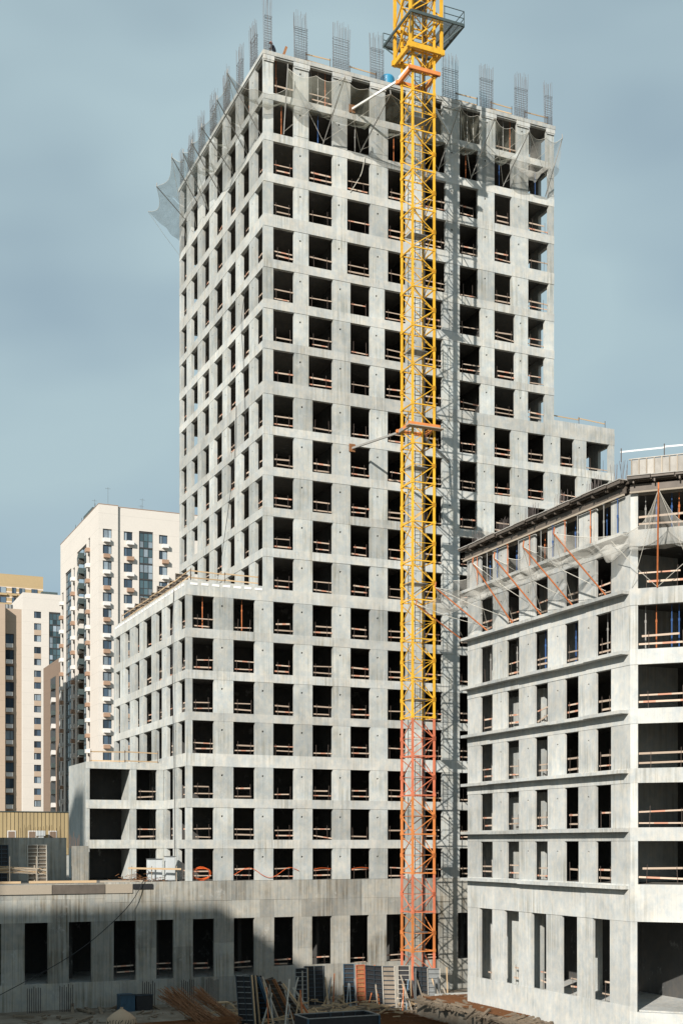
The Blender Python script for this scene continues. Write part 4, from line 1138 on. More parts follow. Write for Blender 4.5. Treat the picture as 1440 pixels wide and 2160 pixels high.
form_panel(P3(1.7, -4.6), P3(3.2, -5.0), 3.0, LN(0, 0.2), 'form', 'galv', 'black', 'wide dark ribbed shutter panel before the podium wall', FG, 1, 'black')
form_panel(P3(4.6, -5.6), P3(5.4, -5.9), 3.15, LN(0, 0.15), 'formb', 'formb', 'black', 'dark blue ribbed shutter panel beside the red one', FG, 1)
form_panel(P3(5.42, -6.2), P3(6.1, -6.4), 3.1, LN(0, 0.2), 'formr', 'formr', 'rust', 'red ribbed shutter panel with pale timber edge', FG, 1, 'formp')
form_panel(P3(6.2, -6.6), P3(6.9, -8.1), 3.1, LN(-0.1, 0.1), 'form', 'form', 'black', 'black shutter panel facing the crane, behind the red one', FG, 1, 'white')
form_panel(P3(6.5, -8.8), P3(7.35, -9.3), 3.2, LN(-0.1, 0.1), 'form', 'formp', 'facing', 'speckled grey shutter panel with pale posts', FG, 1, 'formp')
form_panel(P3(7.5, -9.3), P3(8.35, -9.7), 3.25, LN(0, 0.15), 'formp', 'formp', 'black', 'pale ribbed shutter panel before the crane foot', FG, 1, 'wood')
form_panel(P3(8.7, -9.9), P3(9.4, -10.9), 3.2, LN(-0.1, 0.1), 'form', 'form', 'black', 'black shutter panel between the pale ribbed ones', FG, 1, 'formp')
form_panel(P3(9.0, -11.3), P3(9.9, -11.7), 3.15, LN(0, 0.15), 'galv', 'formp', 'galv', 'pale galvanised ribbed shutter panel nearest the rebar mat', FG, 1, None)
for k, (a, d, mt) in enumerate(((P3(9.6, -12.6), P3(9.2, -11.6, gz + 2.4), 'wood'), (P3(5.1, -6.9), P3(5.3, -6.0, gz + 2.0), 'galv'), (P3(7.5, -10.6), P3(8.1, -9.8, gz + 2.2), 'formb'), (P3(7.9, -10.2), P3(7.55, -9.9, gz + 1.9), 'wood'))):
    mb = MB(); mb.bar(a, d, 0.08); single(mb, 'push_pull_prop', M[mt] if mt in M else mt, ('timber brace leaning on the galvanised panel', 'grey brace leaning on the dark blue panel', 'blue brace leaning on the pale ribbed panel', 'timber brace leaning beside the speckled panel')[k], 'brace', a)
rt = random.Random(17)
for k, (u, v) in enumerate(((-5.0, -14.6), (-3.6, -14.2), (-2.2, -13.4), (0.4, -6.2), (3.4, -5.6), (6.0, -7.2), (7.2, -10.4), (8.6, -10.6), (9.7, -12.2), (4.3, -6.6))):
    t = thing('loose_timbers', 'loose timbers leaning on the shutter panels, %s bunch from the near stack' % ORD[k], 'timber', P3(u, v), 'loose timbers among the shutters')
    for i in range(rt.choice((3, 4, 5))):
        a = P3(u + rt.uniform(-.7, .7), v - rt.uniform(.1, .9)); d = P3(u + rt.uniform(-.5, .6), v + rt.uniform(.1, .5), gz + rt.uniform(1.2, 3.3))
        place_unit(UB[rt.choice(('wood', 'woodgrey', 'formp', 'galv', 'prop_o', 'wood'))], 'batten', t, a, d, rt.uniform(.05, .09), rt.uniform(.06, .14))
mb = MB()
for i in range(260):
    u = rt.uniform(-8, 12); v = rt.uniform(-16, -4); a = rt.uniform(0, 6.28); L = rt.uniform(.5, 2.6)
    if u > 5.5 and v < -14: v += 8
    z_ = gz + rt.uniform(.04, .45); d = Vector((math.cos(a), math.sin(a), rt.uniform(-.12, .25)))*L/2
    mb.bar(P3(u, v, z_) - d, P3(u, v, z_) + d, rt.uniform(.03, .10), rt.uniform(.03, .16))
tag(mb.build('timber_litter', 'wood'), 'litter of boards and battens strewn among the shutters', 'timber', None, 'stuff')
# panel stack on the terrace and on the wing roof
form_panel(P3(-18.2, 3.4, -2.93), P3(-16.7, 3.4, -2.93), 2.9, LN(0, 0.2), 'formp', 'formp', 'facing', 'pale weathered ribbed panel standing on the terrace', 'formwork on the terrace', 1, None, 10)
form_panel(P3(-20.6, 4.2, -2.93), P3(-19.5, 4.2, -2.93), 2.9, LN(0, 0.2), 'form', 'form', 'black', 'dark ribbed panel standing in the terrace shade', 'formwork on the terrace', 1, None, 9)
for k in range(9):
    v = 6.0 + k*1.9
    form_panel(P3(-5.6, v, BOTS[12]), P3(-4.5, v + 0.1, BOTS[12]), 1.9 - 0.22*(k % 3), LN(0, 0.12), 'woodgrey', 'ply', 'ply', 'dark ribbed panel stored on low wing roof, %s from the front' % ORD[k], 'formwork on the low wing roof', 1, None, 6)
# big open box shutter in the pit
t = thing('box_shutter', 'large open black box shutter with pale steel rim in the pit', 'formwork', P3(-2.6, -20.4))
bu0, bu1, bv0, bv1, bz = -4.9, 0.1, -21.6, -19.2, -11.15
for nm, x in (('side', (bu0, bu1, bv0, bv0 + 0.06)), ('side', (bu0, bu1, bv1 - 0.06, bv1)), ('side', (bu0, bu0 + 0.06, bv0 + 0.062, bv1 - 0.062)), ('side', (bu1 - 0.06, bu1, bv0 + 0.062, bv1 - 0.062))):
    mb = MB(); mb.box(*x, gz, bz); mb.build(nm, 'black', t)
for a, d in (((bu0, bv0), (bu1, bv0)), ((bu1, bv0), (bu1, bv1)), ((bu1, bv1), (bu0, bv1)), ((bu0, bv1), (bu0, bv0))):
    mb = MB(); mb.bar(W(*a, bz + 0.03), W(*d, bz + 0.03), 0.09, 0.06); mb.build('rim', 'galv', t)
    for f in (0.12, 0.3, 0.5, 0.7, 0.88):
        p_ = W(*a, 0).lerp(W(*d, 0), f); q_c = (W(-2.4, -20.4, 0) - p_); q_c.z = 0; q_c.normalize()
        mb = MB(); mb.bar(Vector((p_.x, p_.y, G + gz)) + q_c*0.10, Vector((p_.x, p_.y, G + bz)) + q_c*0.10, 0.07); mb.build('stiffener', 'form', t)
for a in ((bu0, bv0), (bu1, bv0)):
    mb = MB(); mb.bar(W(a[0] - 0.02, a[1] - 0.02, gz), W(a[0] - 0.02, a[1] - 0.02, bz), 0.12); mb.build('corner_post', 'formb', t)
# rebar heap, mesh mats, skip, bag, trestle
def rebar_pile(cu_, cv_, n, L, ang, tilt, spread, label, h0=0.0):
    mb = MB()
    for i in range(n):
        a = ang + random.gauss(0, 0.10); o_ = random.uniform(-spread, spread); z_ = gz + h0 + random.uniform(0, 0.5) + tilt*0.5
        d = Vector((math.cos(a), math.sin(a), 0)); tl = tilt*random.uniform(0.6, 1.1)
        c = W(cu_, cv_, 0) + Vector((-d.y, d.x, 0))*o_
        mb.bar(Vector((c.x - d.x*L/2, c.y - d.y*L/2, G + z_ - tl/2)), Vector((c.x + d.x*L/2, c.y + d.y*L/2, G + z_ + tl/2)), 0.035, n=3)
    single(mb, 'rebar_heap', 'rust', label, 'rebar', W(cu_, cv_, gz), 'heaps of rusty rebar in the pit', 'stuff')
rebar_pile(-10.2, -13.5, 130, 4.6, 2.4, 2.2, 0.9, 'leaning heap of rusty brown rebar before the shaded podium wall')
rebar_pile(-8.3, -13.2, 60, 3.8, 2.55, 2.1, 0.5, 'steep bundle of bent rusty bars leaning right of the heap', 0.05)
rebar_pile(-11.0, -15.0, 110, 6.5, 0.25, 0.35, 1.3, 'low tangled pile of rusty bars below the leaning heap')
def mat_(u0, u1, v0, v1, z, step, label, wob=0.06):
    mb = MB(); x = u0
    while x <= u1:
        mb.bar(W(x, v0, z), W(x + random.uniform(-.1, .1), v1, z + random.uniform(-wob, wob)), 0.04, n=3); x += step*random.uniform(.8, 1.2)
    x = v0
    while x <= v1:
        mb.bar(W(u0, x, z + 0.04), W(u1, x + random.uniform(-.1, .1), z + 0.04 + random.uniform(-wob, wob)), 0.04, n=3); x += step*random.uniform(.8, 1.2)
    single(mb, 'rebar_mat', 'rust', label, 'rebar', W((u0 + u1)/2, (v0 + v1)/2, z), 'rebar mats on the ground', 'stuff')
mat_(1.5, 6.0, -22, -12.5, gz + 0.25, 0.13, 'rusty brown rebar mat tied on the pit floor beside the shutters')
mat_(6.5, 14.0, -27, -15.2, -11.13 + 0.15, 0.14, 'wide rusty rebar mat on the platform before the ledged building')
mb = MB()
for (u0, u1, v0, v1) in ((3.8, 6.2, -12.6, -12.35), (9.6, 13.8, -14.4, -14.0)): mb.box(u0, u1, v0, v1, gz, gz + 0.35)
t = thing('skip', 'dark blue waste skip against the shaded podium wall', 'skip', P3(-11.6, -2.6))
mb = MB(); mb.box(-12.5, -11.4, -3.2, -2.0, gz, gz + 1.25); mb.build('body', 'formb', t)
mb = MB(); mb.bar(W(-12.55, -3.22, gz + 1.27), W(-11.35, -3.22, gz + 1.27), 0.08); mb.build('rim', 'form', t)
t2 = thing('skip', 'black waste skip beside the blue one at the podium wall', 'skip', P3(-10.6, -2.6))
mb = MB(); mb.box(-11.25, -10.0, -3.0, -2.0, gz, gz + 1.15); mb.build('body', 'black', t2)
mb = MB(); mb.bar(W(-11.3, -3.02, gz + 1.17), W(-9.95, -3.02, gz + 1.17), 0.08); mb.build('rim', 'form', t2)
# bulk bag with scrawled marks
m, nt, b = newmat('bag_cloth')
p = site_coords(nt)
v_ = nt.nodes.new('ShaderNodeTexWave'); v_.inputs['Scale'].default_value = 1.6; v_.inputs['Distortion'].default_value = 14; v_.inputs['Detail'].default_value = 3; nt.links.new(p, v_.inputs['Vector'])
sx = nt.nodes.new('ShaderNodeSeparateXYZ'); gg = nt.nodes.new('ShaderNodeNewGeometry'); nt.links.new(gg.outputs['Position'], sx.inputs[0])
band = math_(nt, 'MULTIPLY', math_(nt, 'GREATER_THAN', sx.outputs['Z'], 0.35), math_(nt, 'LESS_THAN', sx.outputs['Z'], 0.75))
f = math_(nt, 'MULTIPLY', band, math_(nt, 'LESS_THAN', v_.outputs['Fac'], 0.16))
mx = nt.nodes.new('ShaderNodeMixRGB'); nt.links.new(f, mx.inputs['Fac']); mx.inputs['Color1'].default_value = (0.42, 0.30, 0.20, 1); mx.inputs['Color2'].default_value = (0.03, 0.04, 0.03, 1)
nt.links.new(mx.outputs[0], b.inputs['Base Color']); b.inputs['Roughness'].default_value = 0.9
M['bag'] = m
rows = []
for j, (rr_, zz) in enumerate(((0.95, 0.0), (1.02, 0.35), (0.95, 0.75), (0.62, 1.05), (0.25, 1.3), (0.08, 1.42), (0.12, 1.5))):
    rows.append([W(-14.6 + rr_*math.cos(2*math.pi*k/20)*(1 + 0.05*math.sin(5*k)), -12.0 + rr_*math.sin(2*math.pi*k/20)*(1 + 0.06*math.cos(3*k + j)), gz + zz) for k in range(21)])
mb = MB(); mb.grid(rows); single(mb, 'bulk_bag', 'bag', 'tied beige bulk bag with dark scrawled marks in the pit', 'bag', P3(-14.6, -12), smooth=True)
t = thing('trestle', 'small timber trestle table in the pit near the podium wall', 'trestle', P3(-6.4, -8))
mb = MB(); mb.box(-7.2, -5.7, -8.4, -7.7, gz + 0.92, gz + 1.0); mb.build('top', 'wood', t)
for du, dv in ((-7.1, -8.3), (-5.8, -8.3), (-7.1, -7.8), (-5.8, -7.8)):
    mb = MB(); mb.bar(W(du, dv, gz), W(du, dv, gz + 0.92), 0.08); mb.build('leg', 'woodgrey', t)
# starter combs and column brackets along the podium wall foot
for k, u in enumerate((-19.0, -16.6, -10.3, -7.2, -5.2)):
    mb = MB()
    for i in range(7): mb.bar(W(u + i*0.16, -1.2, gz), W(u + i*0.16, -1.2, gz + 1.9 + random.uniform(-.15, .15)), 0.05, n=4)
    single(mb, 'starter_bars', 'rebar', 'comb of upright starter bars at the podium wall foot, %s from the far left' % ORD[k], 'rebar', W(u + .5, -1.2, gz), 'starter combs at the podium foot', 'stuff')
# rubble and offcuts
mb = MB(); rq = random.Random(8)
for i in range(420):
    u = rq.uniform(-20, 13); v = rq.uniform(-24, -1)
    if u > 5 and v < -13.8: v = rq.uniform(-13.5, -1)
    s = rq.choice((0.08, 0.12, 0.2, 0.3)); a = rq.uniform(0, 3.14); L = s*rq.choice((1, 1, 1.5, 5, 9))
    c = W(u, v, gz + 0.03); d = Vector((math.cos(a), math.sin(a), rq.uniform(0, .25)))*L/2
    mb.bar(c - d + Vector((0, 0, s*.3)), c + d + Vector((0, 0, s*.3)), s*.8, s*.5)
for i in range(420):
    u = rq.uniform(5.2, 9.5); v = rq.uniform(-30, -14.4); s = rq.choice((0.06, 0.1, 0.16, 0.25)); a = rq.uniform(0, 3.14); L = s*rq.choice((1, 1, 1.5, 4, 8))
    if u > 8.0 and v < -18.6: u -= 2.8
    c = W(u, v, -11.12); d = Vector((math.cos(a), math.sin(a), rq.uniform(0, .3)))*L/2
    mb.bar(c - d + Vector((0, 0, s*.3)), c + d + Vector((0, 0, s*.3)), s*.8, s*.5)
tag(mb.build('rubble', 'soil'), 'scattered rubble and timber offcuts on the pit floor', 'rubble', None, 'stuff')
mb = MB(); mb.box(8.2, 11.5, -14.15, -13.9, gz, -10.95)
single(mb, 'low_upstand', 'conc_l', 'low pale concrete upstand between crane foot and ledged building', 'wall', W(9.8, -14, -12.5))
# timber pile and planks on the terrace
t = thing('timber_pile', 'untidy pile of pale battens on a rack on the terrace', 'timber', W(-19.2, 1.6, -2.93))
for i in range(38):
    a = W(-20.6 + random.uniform(-.3, .6), 1.3 + random.uniform(0, .7), -2.0 + random.uniform(-.15, .35)); d = W(-17.4 + random.uniform(-.9, .4), 1.3 + random.uniform(0, .7), -2.1 + random.uniform(-.2, .25))
    place_unit(UB['wood'] if i % 2 else UB['woodgrey'], 'batten', t, a, d, 0.05, 0.06)
for u in (-19.9, -17.9):
    for v in (1.2, 2.1): place_unit(UB['woodgrey'], 'leg', t, W(u, v, -2.93), W(u, v, -0.9 if v < 2 else -1.6), 0.07, 0.07)
for k, (a, d, w) in enumerate(((W(-10.9, 0.9, -1.85), W(-6.7, 0.7, -1.95), 0.14), (W(-18.6, 0.4, -2.86), W(-13.5, 0.4, -2.86), 0.22), (W(-13.2, 0.5, -2.87), W(-9.8, 0.5, -2.87), 0.16), (W(-24.5, 0.5, -2.86), W(-19.2, 0.45, -2.86), 0.18))):
    mb = MB(); mb.bar(a, d, 0.1, w)
    single(mb, 'plank', 'wood' if k != 2 else 'woodgrey', ('long plank rail across the cabinets at the terrace edge', 'thick plank on the terrace edge below the pale panel', 'grey plank on the terrace edge left of the plank rail', 'plank on the terrace edge in front of the batten pile')[k], 'plank', a, 'planks on the terrace edge')
place = thing('plank_trestle', 'thin uprights holding the plank rail at the terrace edge', 'trestle', W(-8.8, 0.85, -2.93))
for u in (-10.6, -9.0, -7.0): place_unit(UB['woodgrey'], 'upright', place, W(u, 0.95, -2.93), W(u, 0.95, -1.7), 0.06, 0.06)
mb = MB(); rq = random.Random(9)
for i in range(120):
    u = rq.gauss(-9.6, 1.0); v = rq.uniform(0.4, 2.2); z_ = -2.93 + abs(rq.gauss(0, .35))
    a = rq.uniform(0, 6.28); d = Vector((math.cos(a), math.sin(a), rq.uniform(-.3, .5)))*rq.uniform(.2, .8)
    mb.bar(W(u, v, z_) - d*.5, W(u, v, z_) + d*.5, 0.035, n=3)
tag(mb.build('scrap_wire', 'rust'), 'tangle of rusty wire and scrap on the terrace edge', 'scrap', None, 'stuff')
# ------------------------------------------------------------------ buildings beyond
def wallmat(name, c, joint=3.0, var=0.05):
    m, nt, b = newmat(name)
    p = site_coords(nt)
    n = noise(nt, p, 0.25, (1, 1, 1), 4); n2 = noise(nt, p, 2.5, (1, 1, 1), 3)
    t = math_(nt, 'MULTIPLY', math_(nt, 'MULTIPLY_ADD', n, var*2, 1 - var), math_(nt, 'MULTIPLY_ADD', n2, 0.10, 0.95))
    sx = nt.nodes.new('ShaderNodeSeparateXYZ'); nt.links.new(p, sx.inputs[0])
    ln = math_(nt, 'LESS_THAN', math_(nt, 'FRACT', math_(nt, 'MULTIPLY', sx.outputs['Z'], 1/joint)), 0.035)
    t = math_(nt, 'MULTIPLY', t, math_(nt, 'MULTIPLY_ADD', ln, -0.10, 1.0))
    cc = nt.nodes.new('ShaderNodeCombineColor')
    for i in range(3): nt.links.new(t, cc.inputs[i])
    nt.links.new(mul(nt, cc.outputs[0], c), b.inputs['Base Color'])
    b.inputs['Roughness'].default_value = 0.85
    b.inputs['Specular IOR Level'].default_value = 0.2
    return m
M['beige'] = wallmat('beige_render', (0.60, 0.56, 0.51))
M['tan'] = wallmat('tan_render', (0.43, 0.335, 0.255))
M['ochre'] = wallmat('ochre_brick', (0.43, 0.32, 0.18))
M['stripe'] = wallmat('pale_brick', (0.66, 0.56, 0.47))
M['brown'] = wallmat('brown_brick', (0.22, 0.16, 0.12))
M['terra'] = plain('terracotta_box', (0.34, 0.22, 0.15), 0.6, 0, 0.05, 0.1)
M['acwhite'] = plain('white_box', (0.66, 0.65, 0.63), 0.6, 0, 0.03, 0.08)
M['frame'] = plain('dark_window_frame', (0.045, 0.045, 0.045), 0.5)
M['pane'] = glass('window_glass', (0.045, 0.07, 0.10), 0.06)
M['curtain'] = plain('curtain_glass', (0.22, 0.27, 0.31), 0.25, 0, 0.4, 0.3)
M['balc'] = glass('balcony_glass', (0.05, 0.085, 0.10), 0.05)
M['dk'] = plain('deep_shadow_recess', (0.06, 0.055, 0.05), 0.9)

def wall_with_openings(fr, a0, a1, z0, z1, cols, rows, t, mat, root, name='wall'):
    """one wall mesh with real openings: cols (a, a') and rows (bottom, top)"""
    mb = MB()
    A = [a0] + [x for c in cols for x in c] + [a1]
    for k in range(0, len(A), 2):
        if A[k+1] - A[k] > 1e-3: mb.fbox(fr, A[k], A[k+1], 0, t, z0, z1)
    Z = [z0] + [x for r in rows for x in r] + [z1]
    for c in cols:
        for k in range(0, len(Z), 2):
            if Z[k+1] - Z[k] > 1e-3: mb.fbox(fr, c[0], c[1], 0.002, t, Z[k], Z[k+1])
    return mb.build(name, mat, root)
rb = random.Random(21)
def window(fr, a0, a1, z0, z1, root, d=0.22, split=0.34, curtain=0.3):
    mb = MB()
    f = 0.09
    mb.fbox(fr, a0, a1, d, d + 0.12, z0, z0 + f); mb.fbox(fr, a0, a1, d, d + 0.12, z1 - f, z1)
    mb.fbox(fr, a0, a0 + f, d, d + 0.12, z0 + f, z1 - f); mb.fbox(fr, a1 - f, a1, d, d + 0.12, z0 + f, z1 - f)
    am = a0 + (a1 - a0)*split
    mb.fbox(fr, am - f/2, am + f/2, d, d + 0.12, z0 + f, z1 - f)
    w = mb.build('window', 'frame', root)
    for x0, x1 in ((a0 + f, am - f/2), (am + f/2, a1 - f)):
        q = MB(); q.fbox(fr, x0, x1, d + 0.05, d + 0.08, z0 + f, z1 - f)
        q.build('pane', 'curtain' if rb.random() < curtain else 'pane', w)
    return w
def acbox(fr, a0, a1, z0, z1, mt, root):
    mb = MB(); mb.fbox(fr, a0, a1, -0.75, -0.01, z0, z1); return mb.build('air_conditioner_box', mt, root)
def glazed(fr, a0, a1, z0, z1, pitch, root, n=3, d=0.25):
    """column of glazed balconies: floor edges, mullions, panes"""
    k = 0; z = z1
    while z > z0 + 0.5:
        zb = max(z0, z - pitch)
        mb = MB(); mb.fbox(fr, a0, a1, d - 0.1, d + 0.25, z - 0.28, z)
        for i in range(n + 1):
            x = a0 + (a1 - a0)*i/n; mb.fbox(fr, max(a0, x - 0.05), min(a1, x + 0.05), d - 0.05, d + 0.05, zb, z - 0.281)
        mb.fbox(fr, a0, a1, d - 0.045, d + 0.045, zb + 1.15, zb + 1.23)
        w = mb.build('glazed_balcony', 'frame', root)
        for i in range(n):
            x0, x1 = a0 + (a1 - a0)*i/n + 0.051, a0 + (a1 - a0)*(i + 1)/n - 0.051
            for q0, q1 in ((zb + 0.01, zb + 1.149), (zb + 1.231, z - 0.282)):
                q = MB(); q.fbox(fr, x0, x1, d, d + 0.02, q0, q1); q.build('pane', 'curtain' if rb.random() < 0.25 else 'balc', w)
        z -= pitch
BZ = -12.5
# beige point block
BU, BV, BT = 19.0, 142.0, 64.2
beige = thing('apartment_building', 'tall beige apartment block with glazed balcony strips and boxed air conditioners', 'building', W(BU, BV, BZ))
F1 = Frame(BU, BV, 1, 0, 0, 1); F1b = Frame(BU, BV + 0.5, 1, 0, 0, 1); F2 = Frame(BU, BV, 0, 1, 1, 0)
pit = 3.0
zr = [59.63 - pit*k for k in range(19)]
rows = [(z - 1.7, z) for z in zr][::-1]
wall_with_openings(F1, 0, 3.7, BZ, BT, [(0.81, 2.53)], rows, 0.4, 'beige', beige)
wall_with_openings(F1b, 3.7, 24, BZ, BT - 0.12, [(4.9, 6.64)], rows, 0.4, 'beige', beige) if False else None
mb = MB(); mb.fbox(F1b, 3.7, 4.9, 0, 0.4, BZ, BT - 0.1); mb.build('wall', 'beige', beige)
wall_with_openings(F1b, 4.901, 7.9, BZ, BT - 0.1, [(4.95, 6.64)], rows, 0.4, 'beige', beige)
mb = MB(); mb.fbox(F1b, 7.9, 10.65, 0, 0.4, 60.0, BT - 0.1); mb.build('wall', 'beige', beige)
wall_with_openings(F1b, 10.65, 24, BZ, BT - 0.1, [(11.83, 13.52)], rows, 0.4, 'beige', beige)
glazed(F1b, 7.92, 10.63, BZ, 59.95, pit, beige)
for k, (z0, z1) in enumerate(rows[::-1]):
    mt = 'acwhite' if k % 2 == 0 else 'terra'
    window(F1, 0.81, 2.53, z0, z1, beige, split=0.62); acbox(F1, 0.9, 2.1, z0 - 0.85, z0 - 0.12, mt, beige)
    window(F1b, 4.95, 6.64, z0, z1, beige, split=0.38); acbox(F1b, 5.5, 6.8, z0 - 0.85, z0 - 0.12, mt, beige)
    if z0 > 20: window(F1b, 11.83, 13.52, z0, z1, beige, split=0.4); acbox(F1b, 12.4, 13.6, z0 - 0.85, z0 - 0.12, mt, beige)
# flank with its strips
frows = [(z - 2.0, z - 0.1) for z in zr][::-1]
wall_with_openings(F2, 0.4, 10.6, BZ, BT, [(7.4, 8.9)], frows, 0.4, 'beige', beige)
mb = MB(); mb.fbox(F2, 10.6, 19.4, 0, 0.4, 59.0, BT); mb.fbox(F2, 19.4, 21.3, 0, 0.4, 57, BT); mb.build('wall', 'beige', beige)
wall_with_openings(F2, 19.4, 24.9, BZ, 57, [(21.3, 23.1)], [r for r in frows if r[1] < 57], 0.4, 'beige', beige)
mb = MB(); mb.fbox(F2, 21.3, 30.9, 0, 0.4, 57.003, BT); mb.build('wall', 'beige', beige)
wall_with_openings(F2, 30.9, 36, BZ, BT, [(32.8, 34.6)], [r for r in frows if r[1] < 55], 0.4, 'beige', beige)
glazed(F2, 10.62, 13.6, BZ, 58.9, pit, beige, 2)
glazed(F2, 24.92, 30.88, BZ, 56.9, pit, beige, 4)
mb = MB(); mb.fbox(F2, 10.6, 19.4, 1.6, 1.8, BZ, 59.0); mb.build('wall', 'brown', beige)
for k, z in enumerate(zr):
    mb = MB(); mb.add([F2(13.7, -0.9, z - 2.9), F2(19.3, 0.0, z - 2.9), F2(19.3, 1.5, z - 2.9), F2(13.7, 1.5, z - 2.9), F2(13.7, -0.9, z - 1.8), F2(19.3, 0.0, z - 1.8), F2(19.3, 1.5, z - 1.8), F2(13.7, 1.5, z - 1.8)],
                          [(0, 1, 2, 3), (7, 6, 5, 4), (4, 5, 1, 0), (5, 6, 2, 1), (6, 7, 3, 2), (7, 4, 0, 3)])
    mb.build('balcony', 'crdark', beige)
    if z - 2.9 > BZ:
        mb = MB(); mb.add([F2(13.72, -0.86, z - 2.95), F2(19.3, 0.02, z - 2.95), F2(16.5, 1.2, z - 2.95), F2(13.72, -0.86, z - 3.1), F2(19.3, 0.02, z - 3.1), F2(16.5, 1.2, z - 3.1)], [(0, 1, 2), (5, 4, 3), (0, 3, 4, 1), (1, 4, 5, 2), (2, 5, 3, 0)])
        mb.build('balcony_floor', 'acwhite', beige)
    for a0, a1 in ((7.4, 8.9), (21.3, 23.1), (32.8, 34.6)):
        if z > (57 if a0 < 25 else 55) and a0 > 10: continue
        window(F2, a0, a1, z - 2.0, z - 0.1, beige, split=0.5)
        acbox(F2, a0 - 0.1, a0 + 1.2, z - 2.9, z - 2.15, 'acwhite' if (k + int(a0)) % 2 == 0 else 'terra', beige)
mb = MB(); mb.box(BU + 0.4, BU + 24, BV + 0.9, BV + 36, BT - 0.6, BT - 0.2); mb.build('roof', 'slab', beige)
mb = MB(); mb.box(BU - 0.06, BU + 3.75, BV - 0.06, BV + 0.42, BT + 0.003, BT + 0.1); mb.box(BU + 3.76, BU + 24, BV + 0.44, BV + 0.92, BT - 0.097, BT + 0.0); mb.fbox(F2, 0.43, 36, -0.06, 0.42, BT + 0.003, BT + 0.1); mb.build('coping', 'terra', beige)
mb = MB(); mb.box(BU + 5, BU + 23.6, BV + 35.6, BV + 36, BZ, BT); mb.box(BU + 23.6, BU + 24, BV + 0.9, BV + 36, BZ, BT - 0.2); mb.build('rear_wall', 'beige', beige)
mb = MB()
for v in (6, 12, 18, 24): mb.bar(W(BU + 0.7, BV + v, BT), W(BU + 0.7, BV + v, BT + 1.6), 0.08)
mb.box(BU + 0.6, BU + 2.8, BV + 8, BV + 16, BT - 0.1, BT + 1.4); mb.build('roof_plant', 'crdark', beige)
mb = MB()
for (u, v, h) in ((1.5, 10, 3.5), (2.5, 3, 4.2), (10, 6, 3.6), (9.8, 6.2, 2.4)): mb.bar(W(BU + u, BV + v, BT - 0.3), W(BU + u, BV + v, BT + h), 0.05); mb.bar(W(BU + u - .5, BV + v, BT + h - .3), W(BU + u + .5, BV + v, BT + h - .3), 0.04)
mb.build('aerial', 'galv', beige)['kind'] = 'stuff'
# second beige block behind
QU, QV, QT = 20.2, 232.0, 63.9
b2 = thing('apartment_building', 'pale beige apartment block further back with one column of plain windows', 'building', W(QU, QV, BZ))
G1 = Frame(QU, QV, 1, 0, 0, 1); G2 = Frame(QU, QV, 0, 1, 1, 0)
zr2 = [59.28 - 3.0*k for k in range(18)]
rw2 = [(z - 1.68, z) for z in zr2][::-1]
wall_with_openings(G1, 0, 6.6, BZ, QT, [(2.84, 4.63)], rw2, 0.4, 'beige', b2)
mb = MB(); mb.fbox(G1, 6.6, 18, 0, 0.4, 59.4, QT); mb.fbox(G1, 9.6, 18, 0, 0.4, BZ, 59.398); mb.build('wall', 'beige', b2)
glazed(G1, 6.62, 9.58, BZ, 59.3, 3.0, b2)
for k, (z0, z1) in enumerate(rw2[::-1]):
    window(G1, 2.84, 4.63, z0, z1, b2, split=0.38)
    if k % 2:
        mb = MB(); mb.fbox(G1, 2.84, 4.63, -0.004, 0.1, z0 - 1.3, z0 - 0.02); mb.build('spandrel_panel', 'tan', b2)
g2rows = [(z - 1.9, z) for z in zr2][::-1]
wall_with_openings(G2, 0.4, 30, BZ, QT, [(3.5, 5.2)], g2rows, 0.4, 'beige', b2)
for k, (z0, z1) in enumerate(g2rows):
    window(G2, 3.5, 5.2, z0, z1, b2); acbox(G2, 3.5, 4.8, z0 - 0.85, z0 - 0.1, 'acwhite' if k % 2 else 'terra', b2)
mb = MB(); mb.box(QU + .4, QU + 18, QV + .4, QV + 30, QT - .6, QT - .2); mb.build('roof', 'slab', b2)
mb = MB(); mb.box(QU + 17.6, QU + 18, QV + .4, QV + 30, BZ, QT - .2); mb.box(QU + .4, QU + 17.6, QV + 29.6, QV + 30, BZ, QT - .2); mb.build('rear_wall', 'beige', b2)
mb = MB(); mb.box(QU + 5, QU + 9, QV + 1, QV + 3, QT - .2, QT + .8); mb.build('roof_plant', 'crdark', b2)
# tan block at the left edge
CU_, CV_, CT = 2.09, 146.1, 44.0
b3 = thing('apartment_building', 'tan apartment block with white air conditioner boxes under dark windows', 'building', W(CU_, CV_, BZ))
H1 = Frame(CU_, CV_, 1, 0, 0, 1); H0 = Frame(CU_, CV_ - 2.2, 1, 0, 0, 1)
zr3 = [39.31 - 3.0*k for k in range(13)]
rw3 = [(z - 1.8, z) for z in zr3][::-1]
wall_with_openings(H1, 0, 3.35, BZ, CT, [(0.26, 1.95)], rw3, 0.4, 'tan', b3)
for k, (z0, z1) in enumerate(rw3):
    window(H1, 0.26, 1.95, z0, z1, b3, split=0.6); acbox(H1, 0.35, 1.6, z0 - 0.85, z0 - 0.12, 'acwhite', b3)
    if k % 2: mb = MB(); mb.fbox(H1, 0.26, 1.95, -0.004, 0.1, z0 - 1.2, z0 - 0.02); mb.build('spandrel_panel', 'brown', b3)
mb = MB(); mb.fbox(H0, -14, -0.003, 0, 20, BZ, CT + 0.4); mb.build('wing', 'tan', b3)
mb = MB(); mb.box(CU_ + 0.0, CU_ + 3.35, CV_ + 0.41, CV_ + 17, BZ, CT - 0.2); mb.build('body', 'tan', b3)
mb = MB()
for u in (0.3, 0.9, 1.5): mb.bar(W(CU_ + u, CV_ + 1, CT - .2), W(CU_ + u, CV_ + 1, CT + 0.9), 0.5, 0.8, n=8)
mb.build('roof_vent', 'galv', b3)['kind'] = 'stuff'
